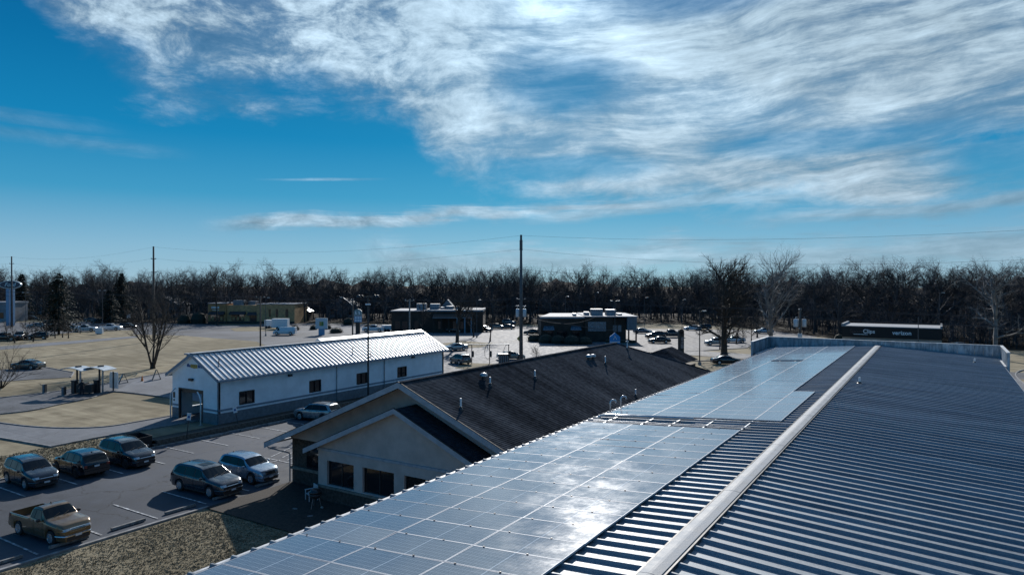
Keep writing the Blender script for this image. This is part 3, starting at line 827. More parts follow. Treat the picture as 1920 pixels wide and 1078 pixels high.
for o in ops:
    fo = link('window', MB().box(o[0], o[1], PYF + .19, PYF + .20, o[2], o[3]).mesh('pane', M_glass), gb)
    c = MB()
    for x in (o[0] + .0, (o[0] + o[1]) / 2 - .02, o[1] - .05): c.box(x, x + .05, PYF + .15, PYF + .185, o[2], o[3])
    c.box(o[0], o[1], PYF + .14, PYF + .186, o[3] - .05, o[3]); c.build('frame', M_dark, fo)
c = MB(); c.box(PXL, PXL + .2, PYF + .221, GY0 + .88, 0, 3.0); c.box(PXR - .2, PXR, PYF + .221, GY0 + .88, 0, 3.0); c.build('porch_side', M_stucco, gb)
for sx in (-1, 1):
    wd = 7.25; mb = course_roof(sx, 0, PYF - .5, GY0 + .85, PCX, PCZ, PSL, wd); mb.build('porch_roof', M_shing, gb, fix=False)
rake(PCX, PCZ, 7.25, PSL, PYF - .5, gb, .26, .4)
# further wing
c = MB(); wx, wy = -28.9, 81.5
mb = MB()
for i in range(26):
    a = i * .13; b = a + .13; za = 5.0 - .42 * a; zb = 5.0 - .42 * b
    for sx in (-1, 1):
        mb.add([(wx + sx * a, wy - a, za), (wx + sx * a, wy + 3, za), (wx + sx * b, wy + 3, zb + .02), (wx + sx * b, wy - b, zb + .02), (wx + sx * b, wy + 3, zb), (wx + sx * b, wy - b, zb)], [(0, 1, 2, 3), (3, 2, 4, 5)])
    mb.add([(wx - a, wy - a, za), (wx + a, wy - a, za), (wx + b, wy - b, zb + .02), (wx - b, wy - b, zb + .02), (wx + b, wy - b, zb), (wx - b, wy - b, zb)], [(0, 1, 2, 3), (3, 2, 4, 5)])
mb.build('wing_roof', M_shing, gb, fix=False)
c = MB(); c.box(wx - 3.1, wx + 3.1, wy - 2.9, wy + 2.8, 0, 3.1); c.build('wing_wall', M_brick, gb)
# vents on the shingles
GN = (GS, 0, 1)
def roofpt(px, py): return on_plane(px, py, GN, (GX, 0, GZ))
for i, ((px, py), h, lb) in enumerate((((864, 769), .50, 'white pipe vent near the front rake of the shingled roof'), ((919, 724), .42, 'white pipe vent beside the round black cap on the shingled roof'),
        ((1003, 711), .45, 'white pipe vent alone in the middle of the shingled roof'), ((1135, 684), .55, 'white pipe vent right of the twin black caps'),
        ((1192, 744), .42, 'white pipe vent low on the slope near the metal roof edge'), ((1176, 656), .55, 'tall pipe vent with a cap close to the far end of the ridge'))):
    p = roofpt(px, py)
    t = thing('roof_vent', lb, 'vent pipe', p, 0, 'white pipe vents on the shingled roof')
    c = MB(); c.cyl(0, 0, .05, h + .15, .055, 10); c.build('pipe', M_white, t, True, sharp=40)
    c = MB(); c.lathe([(.14, -.03), (.13, .06), (.075, .14), (.07, .20)], 10); c.build('boot', M_dark, t)
    if i == 5: c = MB(); c.lathe([(.02, .88), (.14, .80), (.14, .70), (.09, .66)], 10); c.build('cap', M_steel, t)
for (px, py), lb in (((907, 712), 'round black turbine cap near the shingled ridge'), ((1104, 675), 'left black cap of the twin roof caps'), ((1112, 674), 'right black cap of the twin roof caps')):
    p = roofpt(px, py)
    t = thing('turbine_vent', lb, 'roof vent', p, 0, 'black caps on the shingled roof')
    c = MB(); c.lathe([(.13, -.05), (.13, .20)], 12); c.build('collar', M_dark, t, True, sharp=40)
    c = MB(); c.lathe([(.20, .20), (.25, .24), (.25, .34), (.16, .42), (.02, .45)], 12); c.build('cap', M_steel, t, True, sharp=50)
# ------------------------------------------------------------------ car wash
M_siding = pm('white_siding', (.80, .84, .88), .7, 0, .05, 1.0)
M_wains = pm('grey_base_wall', (.15, .17, .19), .8, 0, .12, 3)
M_stripe = pm('blue_grey_stripe', (.20, .25, .31), .7, 0, .05)
M_wroof = pm('white_metal_roof', (.58, .60, .62), .38, .35, .08, 1.2)
M_wrib = pm('grey_roof_seam', (.17, .19, .22), .5, .3, .1)
M_tan = pm('sign_amber', (.42, .30, .08), .7, 0, .2, 9)
M_blue = pm('sign_blue', (.03, .10, .30), .6, 0, .1)
cw = thing('car_wash', 'long white car wash with ribbed pale metal roof, grey base and an open front door', 'building')
CX0, CX1, CY0, CY1 = -63.4, -56.3, 38.8, 72.6
CXM, CE, CR = (CX0 + CX1) / 2, 4.45, 6.33
WT = .3
def side_wall(x, ops, outx, z0, z1, mat, name='side_wall'):
    ys = sorted({CY0, CY1} | {o[0] for o in ops} | {o[1] for o in ops}); zs = sorted({z0, z1} | {o[2] for o in ops} | {o[3] for o in ops})
    zs = [z for z in zs if z0 <= z <= z1]
    mb = MB(); xi = x - outx * WT
    for i in range(len(ys) - 1):
        for j in range(len(zs) - 1):
            cy, cz = (ys[i] + ys[i + 1]) / 2, (zs[j] + zs[j + 1]) / 2
            if any(o[0] < cy < o[1] and o[2] < cz < o[3] for o in ops): continue
            a, b, c_, d = ys[i], ys[i + 1], zs[j], zs[j + 1]
            mb.add([(x, a, c_), (x, b, c_), (x, b, d), (x, a, d)], [(0, 1, 2, 3)]); mb.add([(xi, a, c_), (xi, b, c_), (xi, b, d), (xi, a, d)], [(0, 1, 2, 3)])
    for o in ops:
        a, b, c_, d = o
        if c_ < z0 or d > z1: continue
        mb.add([(x, a, c_), (x, b, c_), (x, b, d), (x, a, d), (xi, a, c_), (xi, b, c_), (xi, b, d), (xi, a, d)], [(0, 4, 5, 1), (1, 5, 6, 2), (2, 6, 7, 3), (3, 7, 4, 0)])
    return mb.build(name, mat, cw, fix=False)
opr = [(41.1, 42.8, 1.50, 2.75), (49.6, 51.2, 1.50, 2.75), (56.5, 58.2, 1.50, 2.75), (63.4, 65.1, 1.50, 2.75)]
opl = [(40.7, 42.5, .85, 2.2), (48, 50, .85, 2.2), (55, 57, .85, 2.2)]
side_wall(CX1, opr, 1, 1.02, CE, M_siding); side_wall(CX0, opl, -1, .0, CE, M_siding)
c = MB(); c.box(CX1 - WT, CX1 + .03, CY0, CY1, 0, 1.02); c.build('base_wall', M_wains, cw)
c = MB(); c.box(CX1 + .002, CX1 + .035, CY0 - .03, CY1, 1.20, 1.38)
for a, b in ((CX0, -62.3), (-58.5, CX1 + .035)): c.box(a, b, CY0 - .035, CY0 - .002, 1.20, 1.38)
c.build('stripe', M_stripe, cw)
# front gable with the door opening
wall_open(CX0, CX1, 0, CE, CY0, [(-62.3, -58.5, 0, 2.95)], WT, M_siding, cw, 'front_wall')
c = MB(); c.box(CX0 - .02, -62.32, CY0 - .03, CY0 - .001, 0, 1.02); c.build('base_wall', M_wains, cw); c = MB(); c.box(-58.48, CX1 + .03, CY0 - .03, CY0 - .001, 0, 1.02); c.build('base_wall', M_wains, cw)
c = MB(); c.poly3([(CX0, CY0, CE), (CX1, CY0, CE), (CXM, CY0, CR - .05)], (0, .25, 0)); c.build('gable', M_siding, cw); c = MB(); c.poly3([(CX0, CY1 - .25, CE), (CX1, CY1 - .25, CE), (CXM, CY1 - .25, CR - .05)], (0, .25, 0)); c.build('gable', M_siding, cw)
c = MB(); c.box(CX0, CX1, CY1 - WT, CY1, 0, CE); c.build('back_wall', M_siding, cw)
c = MB(); c.box(CX0 + WT, CX1 - WT, CY0 + .1, CY1 - WT, .001, .06); c.build('wash_floor', M_asphalt_far, cw)
c = MB(); c.box(-62.4, -58.4, CY0 + 13, CY0 + 13.2, 0.06, 3.6); c.build('brush_curtain', M_dark, cw)
c = MB(); c.box(-62.34, -62.22, CY0 - .04, CY0 + .2, 0, 3.0); c.box(-58.58, -58.46, CY0 - .04, CY0 + .2, 0, 3.0); c.box(-62.2, -58.6, CY0 - .04, CY0 + .1, 2.88, 3.0); c.build('door_frame', M_dark, cw)
c = MB(); c.box(-62.2, -58.6, CY0 + .14, CY0 + .5, 2.62, 2.88); c.build('roller_door', M_dark, cw)
for i, o in enumerate(opr):
    w_ = link('window', MB().box(CX1 - .13, CX1 - .11, o[0], o[1], o[2], o[3]).mesh('pane', M_glass), cw)
    c = MB()
    for (a, b, z0, z1) in ((o[0] - .02, o[0] + .07, o[2], o[3]), (o[1] - .07, o[1] + .02, o[2], o[3]), (o[0] + .07, o[1] - .07, o[3] - .07, o[3] + .02), (o[0] + .07, o[1] - .07, o[2] - .02, o[2] + .07), ((o[0] + o[1]) / 2 - .02, (o[0] + o[1]) / 2 + .02, o[2] + .07, o[3] - .07)): c.box(CX1 - .10, CX1 + .015, a, b, z0, z1)
    c.build('frame', M_dark, w_)
    c = MB(); c.box(CX1 - .10, CX1 + .06, o[0] - .05, o[1] + .05, o[2] - .09, o[2] - .022); c.build('sill', M_siding, w_)
# roof: seamed sheets
slope_w = (CR - CE) / (CX1 - CXM); OV = .55
def cw_sheet(side, pitch):
    L = CX1 - CXM + OV; mb = MB(); zz = -slope_w * L
    mb.add([(0, 0, 0), (0, pitch, 0), (side * L, pitch, zz), (side * L, 0, zz), (side * L, pitch, zz - .05), (side * L, 0, zz - .05)], [(0, 1, 2, 3), (3, 2, 4, 5)])
    a = mb.mesh('roof_sheet', M_wroof, fix=False)
    mb = MB(); mb.add([(0, -.07, 0.0), (0, -.035, .07), (0, .035, .07), (0, .07, 0.0), (side * L, -.07, zz), (side * L, -.035, zz + .07), (side * L, .035, zz + .07), (side * L, .07, zz)], [(0, 1, 5, 4), (1, 2, 6, 5), (2, 3, 7, 6), (4, 5, 6, 7)])
    return a, mb.mesh('seam', M_wrib, fix=False)
NP = 60; pit = (CY1 + .4 - (CY0 - .35)) / NP
for sd_ in (1, -1):
    a, b = cw_sheet(sd_, pit)
    for i in range(NP):
        y = CY0 - .35 + i * pit; far_ = y > 54.4
        o = link('roof_sheet', a, cw); o.location = (CXM, y, CR + .06)
        s_ = link('seam', b, o); s_.location = (0, 0, .003)
c = MB(); c.beam((CXM, CY0 - .36, CR + .11), (CXM, CY1 + .42, CR + .11), .4, .05); c.build('ridge_cap', M_trim, cw)
# the taller far section of the roof
c = MB(); yy = 54.5; hx_ = .55
c.poly3([(CXM - .0, yy, CR + .10), (CXM - hx_, yy, CR + .10 + hx_ * slope_w), (CXM - 2 * hx_, yy, CR + .06)], (0, CY1 + .3 - yy, 0)); c.build('raised_ridge', M_wroof, cw)
for xs_ in (-1, 1):
    L = CX1 - CXM + OV
    c = MB(); c.poly3([(CXM, CY0 - .37, CR + .10), (CXM + xs_ * L, CY0 - .37, CR + .10 - slope_w * L), (CXM + xs_ * L, CY0 - .37, CR - .16 - slope_w * L), (CXM, CY0 - .37, CR - .16)], (0, -.05, 0)); c.build('rake_trim', M_stripe, cw)
    c = MB(); x = CXM + xs_ * (L + .05); c.box(x - .07, x + .07, CY0 - .35, CY1 + .4, CR - slope_w * L - .16, CR - slope_w * L + .0); c.build('gutter', M_stripe, cw)
    c = MB(); c.poly3([(CXM, CY0 - .36, CR - .10), (CXM + xs_ * L, CY0 - .36, CR - .10 - slope_w * L), (CXM + xs_ * L, CY0 - .36, CR - .13 - slope_w * L), (CXM, CY0 - .36, CR - .13)], (0, .36, 0)); c.build('soffit', M_siding, cw)
for y in (53.4, 61.0, CY0 + .05):
    c = MB(); c.tube([(CX1 + .5, y, CE - .25), (CX1 + .08, y, CE - .55), (CX1 + .08, y, .1)], .045, 6); c.build('downpipe', M_wrib, cw)
for p, ax in (((CX1 + .1, 47.0, 3.65), 0), ((CX1 + .1, 66.2, 3.75), 0), ((-60.2, CY0 - .12, 3.9), 1)):
    c = MB(); x, y, z = p
    if ax: c.box(x - .28, x + .28, y - .12, y + .11, z - .1, z + .12)
    else: c.box(x - .1, x + .16, y - .2, y + .2, z - .1, z + .12)
    c.build('wall_lamp', M_dark, cw)
# round logo letters too small to read: three amber squares between two blue blots
c = MB()
for i in range(3): c.box(-60.35 + i * .36, -60.05 + i * .36, CY0 - .05, CY0 - .008, 5.02 - (i == 1) * .03, 5.36)
c.build('logo_block', M_tan, cw)
c = MB()
for x, w_, h in ((-60.95, .12, .26), (-60.78, .1, .32), (-60.6, .16, .2), (-59.2, .14, .28), (-59.0, .1, .2), (-58.8, .16, .24)): c.box(x, x + w_, CY0 - .04, CY0 - .008, 5.08, 5.08 + h)
c.build('logo_block', M_blue, cw)
c = MB(); c.box(-63.25, -62.95, CY0 - .04, CY0 - .008, 1.95, 2.5); c.box(-63.2, -63.0, CY0 - .04, CY0 - .008, 1.65, 1.8); c.build('notice', M_dark, cw)
# exit hoops
hp = thing('guide_hoop', 'white bent pipe standing left of the car wash door', 'pipe hoop', (-62.75, CY0 - .6, 0), 0, 'white bent pipes at the car wash door')
def hoop(h, s):
    c = MB(); c.tube([(0, 0, 0), (0, 0, 2.2), (.05 * s, 0, 2.45), (.3 * s, .05, 2.75), (.65 * s, .1, 3.0)], .06, 8); c.build('pipe', M_white, h, True)
    c = MB(); c.box(-.14, .14, -.14, .14, 0, .03); c.build('foot_plate', M_steel, h)
hoop(hp, 1)
hp = thing('guide_hoop', 'white bent pipe standing right of the car wash door', 'pipe hoop', (-57.5, CY0 - .9, 0), 0, 'white bent pipes at the car wash door')
hoop(hp, -1)
# vent pipes with long shadows on the pale roof
for (px, py), h, lb in (((410, 686), .7, 'dark vent pipe standing on the pale roof near its front'), ((661, 664), .8, 'dark vent pipe left of the light pole on the pale roof'), ((695, 668), .5, 'short dark vent pipe right of the light pole on the pale roof')):
    p = on_plane(px, py, (slope_w, 0, 1), (CXM, 0, CR + .06))
    t = thing('vent_pipe', lb, 'vent pipe', p, 0, 'dark vent pipes on the pale roof')
    c = MB(); c.cyl(0, 0, -.05, h, .045, 8); c.build('pipe', M_dark, t); c = MB(); c.lathe([(.12, .0), (.06, .08), (.05, .14)], 8); c.build('boot', M_steel, t)
# dark annex wall behind the car wash
ax = thing('annex', 'low flat dark grey block showing behind the pale metal roof', 'building', (0, 0, 0))
p0 = G(477, 651); p1 = G(545, 656)
c = MB(); c.box(-79.5, CX0 - .02, 50.5, 60, 0, 4.2); c.build('wall', M_wains, ax)
c = MB(); c.box(-79.7, CX0 - .02, 50.3, 60.1, 4.2, 4.35); c.build('coping', M_stripe, ax)
# small wall, dumpster and sloped bank between drive and car park
rw = thing('retaining_wall', 'low brown stone retaining wall along the shaded bank beside the car park', 'wall')
M_rw = pm('brown_block', (.10, .085, .070), .9, 0, .3, 5, bump=.6, bscale=9)
for i in range(36):
    y = 31.0 + i * .62
    for j in range(2):
        if y + .6 * (j % 2) * .5 > 53: continue
        o = link('stone_block', None, rw) if False else None
blk = MB(); blk.box(-.14, .14, -.30, .30, 0, .27); blk_me = blk.mesh('stone_block', M_rw)
for i in range(36):
    for j in range(2):
        o = link('stone_block', blk_me, rw); o.location = (-52.86 + rnd.uniform(-.012, .012), 31.0 + i * .61 + (j % 2) * .3, j * .28); o.rotation_euler.z = rnd.uniform(-.02, .02)
c = MB(); c.add([(-56.1, 31, .02), (-53.0, 31, .50), (-53.0, 53, .50), (-56.1, 53, .02)], [(0, 1, 2, 3)]); struct(c.build('bank', M_mulch))
dp = thing('dumpster', 'black open dumpster standing behind the dark parked cars', 'dumpster', (-53.6, 29.6, 0), radians(2))
c = MB(); c.poly3([(-.75, -1.0, .12), (.75, -1.0, .12), (.85, -1.0, 1.0), (-.85, -1.0, 1.1)], (0, .05, 0)); c.poly3([(-.75, .95, .12), (.75, .95, .12), (.85, .95, 1.0), (-.85, .95, 1.1)], (0, .05, 0))
c.poly3([(.75, -.95, .12), (.75, .95, .12), (.85, .95, 1.0), (.85, -.95, 1.0)], (-.04, 0, 0)); c.poly3([(-.75, -.95, .12), (-.75, .95, .12), (-.85, .95, 1.1), (-.85, -.95, 1.1)], (.04, 0, 0)); c.box(-.74, .74, -.95, .95, .12, .17); c.build('bin', M_black, dp)
c = MB(); c.box(-.9, .9, -1.05, -.98, .75, .9); c.build('fork_pocket', M_dark, dp)
for x in (-.6, .6):
    for y in (-.8, .8): c = MB(); c.cyl(x, y, 0, .14, .08, 8); c.build('castor', M_rubber, dp)
c = MB(); c.poly3([(-.86, -1.0, 1.1), (-.9, -1.0, .3), (-.98, -1.0, .3), (-.93, -1.0, 1.13)], (0, 2.0, 0)); c.build('lid', M_rubber, dp)

# tilted white signs
for (px, py), z, rz, tl, lb in (((343, 826), 1.9, .25, .10, 'tilted white parking sign on a dark post, left one below the car wash door'), ((452, 807), 1.75, .3, -.2, 'tilted white parking sign on a dark post, right one by the grey base wall')):
    p = G(px, py); p = Vector((-52.75, p.y, 0))
    t = thing('parking_sign', lb, 'sign', p, YAW + rz, 'tilted white signs on posts'); t.rotation_euler = (0, tl, YAW + rz)
    c = MB(); c.box(-.03, .03, -.02, .02, 0, z); c.build('post', M_dark, t)
    c = MB(); c.box(-.16, .16, -.045, -.022, z - .15, z + .42); c.build('plate', M_white, t)
    c = MB(); c.box(-.08, .08, -.052, -.046, z + .02, z + .2); c.build('symbol', M_blue, t)

# pay stations with curved canopies
M_canopy = pm('canopy_fabric', (.50, .55, .58), .45, .1, .08)
for (px, py), lb in (((144, 738), 'pay station under the left curved pale canopy of the wash entrance lane'), ((186, 737), 'pay station under the right curved pale canopy of the wash entrance lane')):
    p = G(px, py); t = thing('pay_station', lb, 'pay station', p, YAW - .2, 'pay stations of the car wash')
    c = MB(); n = 8; vs = []
    for i in range(n + 1):
        u = i / n; x = -1.5 + 3.0 * u; z = 2.75 + .38 * sin(pi * (u * .85 + .12)); vs += [(x, -1.0, z), (x, 1.0, z), (x, 1.0, z + .06), (x, -1.0, z + .06)]
    fs = []
    for i in range(n):
        for k in range(4): fs.append((i * 4 + k, i * 4 + (k + 1) % 4, i * 4 + 4 + (k + 1) % 4, i * 4 + 4 + k))
    fs += [(0, 1, 2, 3), (n * 4 + 3, n * 4 + 2, n * 4 + 1, n * 4)]
    c.add(vs, fs); c.build('canopy', M_canopy, t, True, sharp=40)
    for x in (.0, .45): c = MB(); c.box(x - .07, x + .07, -.08, .08, 0, 2.95); c.build('column', M_steel if x else M_dark, t)
    c = MB(); c.box(-.55, -.12, -.3, .3, 0.0, 1.45); c.box(-.6, -.08, -.34, .34, 1.45, 1.6); c.build('kiosk', M_dark, t)
    c = MB(); c.box(.02, .35, -.3, .3, 3.12, 3.3); c.build('camera_box', M_dark, t)
    c = MB(); c.box(-.57, -.551, -.2, .2, .95, 1.3); c.build('screen', M_glass, t)
p = G(178, 737); t = thing('machine_cabinet', 'black squat machine between the person and the right canopy post', 'cabinet', p + Vector((-.4, -.8, 0)), YAW)
c = MB(); c.box(-.9, .9, -.5, .5, .18, 1.15); c.box(-.7, .1, -.4, .4, 1.15, 1.3); c.build('housing', M_dark, t)
for x in (-.6, .6): c = MB(); c.cyl(x, -.4, 0, .2, .1, 8); c.build('wheel', M_rubber, t)
for (px, py), lb in (((83, 738), 'squat dark post with hose at the lane entrance, left one'), ((119, 743), 'squat dark post with hose at the lane entrance, right one')):
    t = thing('lane_post', lb, 'post', G(px, py), YAW, 'squat posts at the lane entrance')
    c = MB(); c.box(-.18, .06, -.16, .16, 0, 1.1); c.build('post', M_wains, t); c = MB(); c.box(.061, .18, -.16, .16, 0, 1.12); c.build('post_face', M_dark, t)
    c = MB(); c.tube([(-.1, 0, 1.0), (-.35, 0, .95), (-.5, 0, 1.15), (-.7, 0, 1.2)], .03, 5); c.build('hose', M_dark, t)
    c = MB(); c.box(-.5, .5, -.35, .35, 0.02, .14); c.build('island', M_kerb, t)
t = thing('lane_sign', 'tall white rounded menu board with black edge beside the entrance lane', 'sign', G(213, 733), YAW - .45)
c = MB(); pts = [(-.75, .35), (-.75, 2.0), (-.6, 2.3), (.6, 2.3), (.75, 2.0), (.75, .35)]
c.poly3([(x, -.06, z) for x, z in pts], (0, .12, 0)); c.build('board', M_white, t)
c = MB(); c.box(-.12, .12, -.10, -.065, 0, 2.35); c.build('post', M_dark, t)
for (px, py), s_, lb in (((231, 718), 1.0, 'A-frame sandwich sign with a pale blue poster near the menu board'), ((293, 712), 1.1, 'black A-frame sandwich sign near the orange cone')):
    t = thing('sandwich_sign', lb, 'sign', G(px, py), YAW + .6, 'A-frame signs on the apron')
    for q in (-1, 1):
        c = MB(); c.poly3([(q * .55, -.35, 0), (q * .06, -.35, 1.25 * s_), (q * .02, -.35, 1.25 * s_), (q * .49, -.35, 0)], (0, .7, 0)); c.build('board', M_dark, t)
    if s_ == 1.0: c = MB(); c.poly3([(-.54, -.28, .18), (-.13, -.28, 1.12), (-.142, -.28, 1.12), (-.552, -.28, .18)], (0, .56, 0)); c.build('poster', M_canopy, t)
t = thing('traffic_cone', 'small orange cone between the two A-frame signs', 'cone', G(266, 715), 0)
M_or = pm('cone_orange', (.65, .18, .03), .6, 0, .1)
c = MB(); c.lathe([(.2, .04), (.17, .06), (.04, .75), (.03, .75)], 12); c.build('cone', M_or, t, True, sharp=40)
c = MB(); c.box(-.24, .24, -.24, .24, 0, .04); c.build('foot', M_or, t)

# garden chair and kettle grill by the porch
ch = thing('garden_chair', 'white garden armchair standing in the shade against the stone base wall', 'chair', (-31.9, 28.25, 0), radians(-20))
M_wood = pm('bare_white_wood', (.50, .52, .54), .7, 0, .1)
c = MB()
for i in range(5): c.box(-.28 + i * .115, -.18 + i * .115, -.25, .27, .42, .45)
for i in range(5):
    pass
c.build('seat', M_wood, ch)
for x in (-.31, .27):
    for y in (-.27, .25):
        q = MB(); q.box(x, x + .045, y, y + .045, 0, .64 if y < 0 else .95); q.build('leg', M_wood, ch)
    q = MB(); q.box(x - .02, x + .065, -.29, .3, .641, .67); q.build('armrest', M_wood, ch)
for i in range(5): q = MB(); q.box(-.22 + i * .1, -.16 + i * .1, .262, .285, .47, .88); q.build('back_slat', M_wood, ch)
q = MB(); q.box(-.264, .268, .255, .29, .885, .95); q.build('back_rail', M_wood, ch)
gr = thing('kettle_grill', 'black round grill in the shade beside the white garden chair', 'grill', (-30.6, 27.4, 0), .3)
c = MB(); c.lathe([(.02, .55), (.2, .6), (.33, .75), (.36, .88)], 18); c.build('bowl', M_dark, gr, True)
c = MB(); c.lathe([(.36, .885), (.35, 1.0), (.24, 1.13), (.02, 1.18)], 18); c.build('lid', pm('grill_black', (.02, .02, .022), .2), gr, True)
for a in (.3, 2.4, 4.5): c = MB(); c.tube([(.2 * cos(a), .2 * sin(a), .65), (.36 * cos(a), .36 * sin(a), 0.02)], .014, 5); c.build('leg', M_steel, gr)
c = MB(); c.lathe([(.09, -.02), (.09, .02)], 10, (.42, 0, .09), 'y'); c.build('wheel', M_steel, gr)
for i, (x, y) in enumerate(((-31.4, 26.6), (-29.7, 26.2))):
    t = thing('stone', ('pale flat stone on the shaded bed, left one' if i == 0 else 'pale flat stone on the shaded bed, right one'), 'stone', (x, y, .02), i)
    c = MB(); c.poly3([(-.16, -.06, 0), (-.02, -.1, 0), (.15, -.05, 0), (.17, .06, 0), (0, .11, 0), (-.14, .07, 0)], (0, 0, .07)); c.build('stone_body', M_kerb, t)
# ------------------------------------------------------------------ vehicles
def lerp_prof(prof, s):
    if s <= prof[0][0]: return prof[0][1]
    for (a, b), (c, d) in zip(prof, prof[1:]):
        if s <= c:
            t = (s - a) / (c - a) if c > a else 1
            return b + (d - b) * t
    return prof[-1][1]
def smooth_prof(prof, s, w=.010):
    return (lerp_prof(prof, s - w) + 2 * lerp_prof(prof, s) + lerp_prof(prof, s + w)) / 4
M_tyre = pm('tyre', (.018, .018, .019), .8, 0, .1)
M_rim = pm('alloy', (.5, .51, .53), .3, .8, .05)
M_plate = pm('number_plate', (.55, .56, .58), .5, 0, .08, 30)
M_chrome = pm('chrome', (.55, .56, .58), .12, 1.0, 0)
M_plastic = pm('black_plastic', (.022, .022, .024), .55, 0, .1)
M_lamp = pm('headlamp_glass', (.42, .45, .48), .08, .3, .15, 20, coat=1)
M_amber = pm('amber_lens', (.55, .20, .03), .2, 0, .1)
M_tail = pm('tail_lens', (.16, .008, .006), .15, 0, .1, coat=1)
M_cglass = pm('car_glass', (.006, .008, .010), .05, 0, 0, spec=.35)
def paint(name, col, metal=.45, rough=.32):
    return pm('paint_' + name, col, rough * .8, metal, .03, 2.0, coat=1.0, croug=.03)
TYPES = {
 'suv': dict(L=4.6, W=1.86, H=1.68, wb=2.70, r=.355, off=.02,
    top=[(0, .50), (.008, .60), (.02, .68), (.075, .90), (.11, .955), (.20, .985), (.40, 1.0), (.54, .975), (.60, .935), (.755, .665), (.80, .645), (.90, .60), (.955, .545), (.985, .47), (1, .40)],
    belt=[(0, .48), (.02, .60), (.10, .63), (.5, .60), (.74, .585), (.80, .58), (.92, .535), (.97, .47), (1, .38)],
    ws=(.745, .612), rw=(.022, .085), sw=[(.09, .155, .30, .30), (.315, .315, .485, .485), (.50, .50, .70, .60)], cab=(.0, .76)),
 'sedan': dict(L=4.8, W=1.83, H=1.45, wb=2.78, r=.33, off=.02,
    top=[(0, .50), (.01, .62), (.03, .70), (.13, .735), (.17, .76), (.28, .93), (.38, .985), (.48, 1.0), (.55, .975), (.60, .94), (.745, .70), (.80, .675), (.91, .61), (.96, .54), (.99, .45), (1, .40)],
    belt=[(0, .48), (.02, .62), (.15, .655), (.5, .64), (.74, .62), (.8, .61), (.92, .54), (.97, .46), (1, .38)],
    ws=(.735, .61), rw=(.165, .275), sw=[(.22, .30, .43, .43), (.445, .445, .69, .60)], cab=(.15, .75)),
 'pickup': dict(L=4.8, W=1.76, H=1.66, wb=2.95, r=.36, off=.03,
    top=[(0, .30), (.004, .62), (.02, .635), (.4145, .635), (.4155, .64), (.42, .90), (.44, .955), (.50, .99), (.58, .985), (.60, .965), (.705, .70), (.74, .685), (.90, .655), (.965, .615), (.985, .54), (1, .46)],
    belt=[(0, .55), (.004, .62), (.41, .63), (.70, .62), (.74, .625), (.93, .60), (.975, .55), (1, .45)],
    ws=(.695, .608), rw=(.416, .432), sw=[(.445, .45, .502, .502), (.515, .515, .675, .60)], cab=(.4165, .70), bed=(.018, .405)),
 'crew': dict(L=5.9, W=2.02, H=1.95, wb=3.7, r=.42, off=.03,
    top=[(0, .30), (.004, .60), (.02, .615), (.3345, .615), (.3355, .62), (.34, .90), (.36, .96), (.42, .99), (.56, .985), (.59, .965), (.685, .70), (.73, .685), (.90, .655), (.96, .63), (.985, .56), (1, .46)],
    belt=[(0, .55), (.004, .60), (.335, .615), (.68, .62), (.73, .62), (.93, .60), (.975, .56), (1, .46)],
    ws=(.68, .60), rw=(.336, .352), sw=[(.365, .37, .495, .495), (.51, .51, .66, .59)], cab=(.3365, .69), bed=(.016, .325)),
 'van': dict(L=5.7, W=2.0, H=2.05, wb=3.5, r=.37, off=.04,
    top=[(0, .50), (.004, .90), (.012, .97), (.03, .985), (.5, 1.0), (.70, .98), (.74, .95), (.87, .60), (.90, .565), (.955, .52), (.985, .44), (1, .38)],
    belt=[(0, .50), (.01, .58), (.5, .56), (.86, .53), (.92, .50), (.97, .44), (1, .36)],
    ws=(.86, .755), rw=(.004, .0095), sw=[(.70, .70, .83, .755)], cab=(.0, .87)),
}
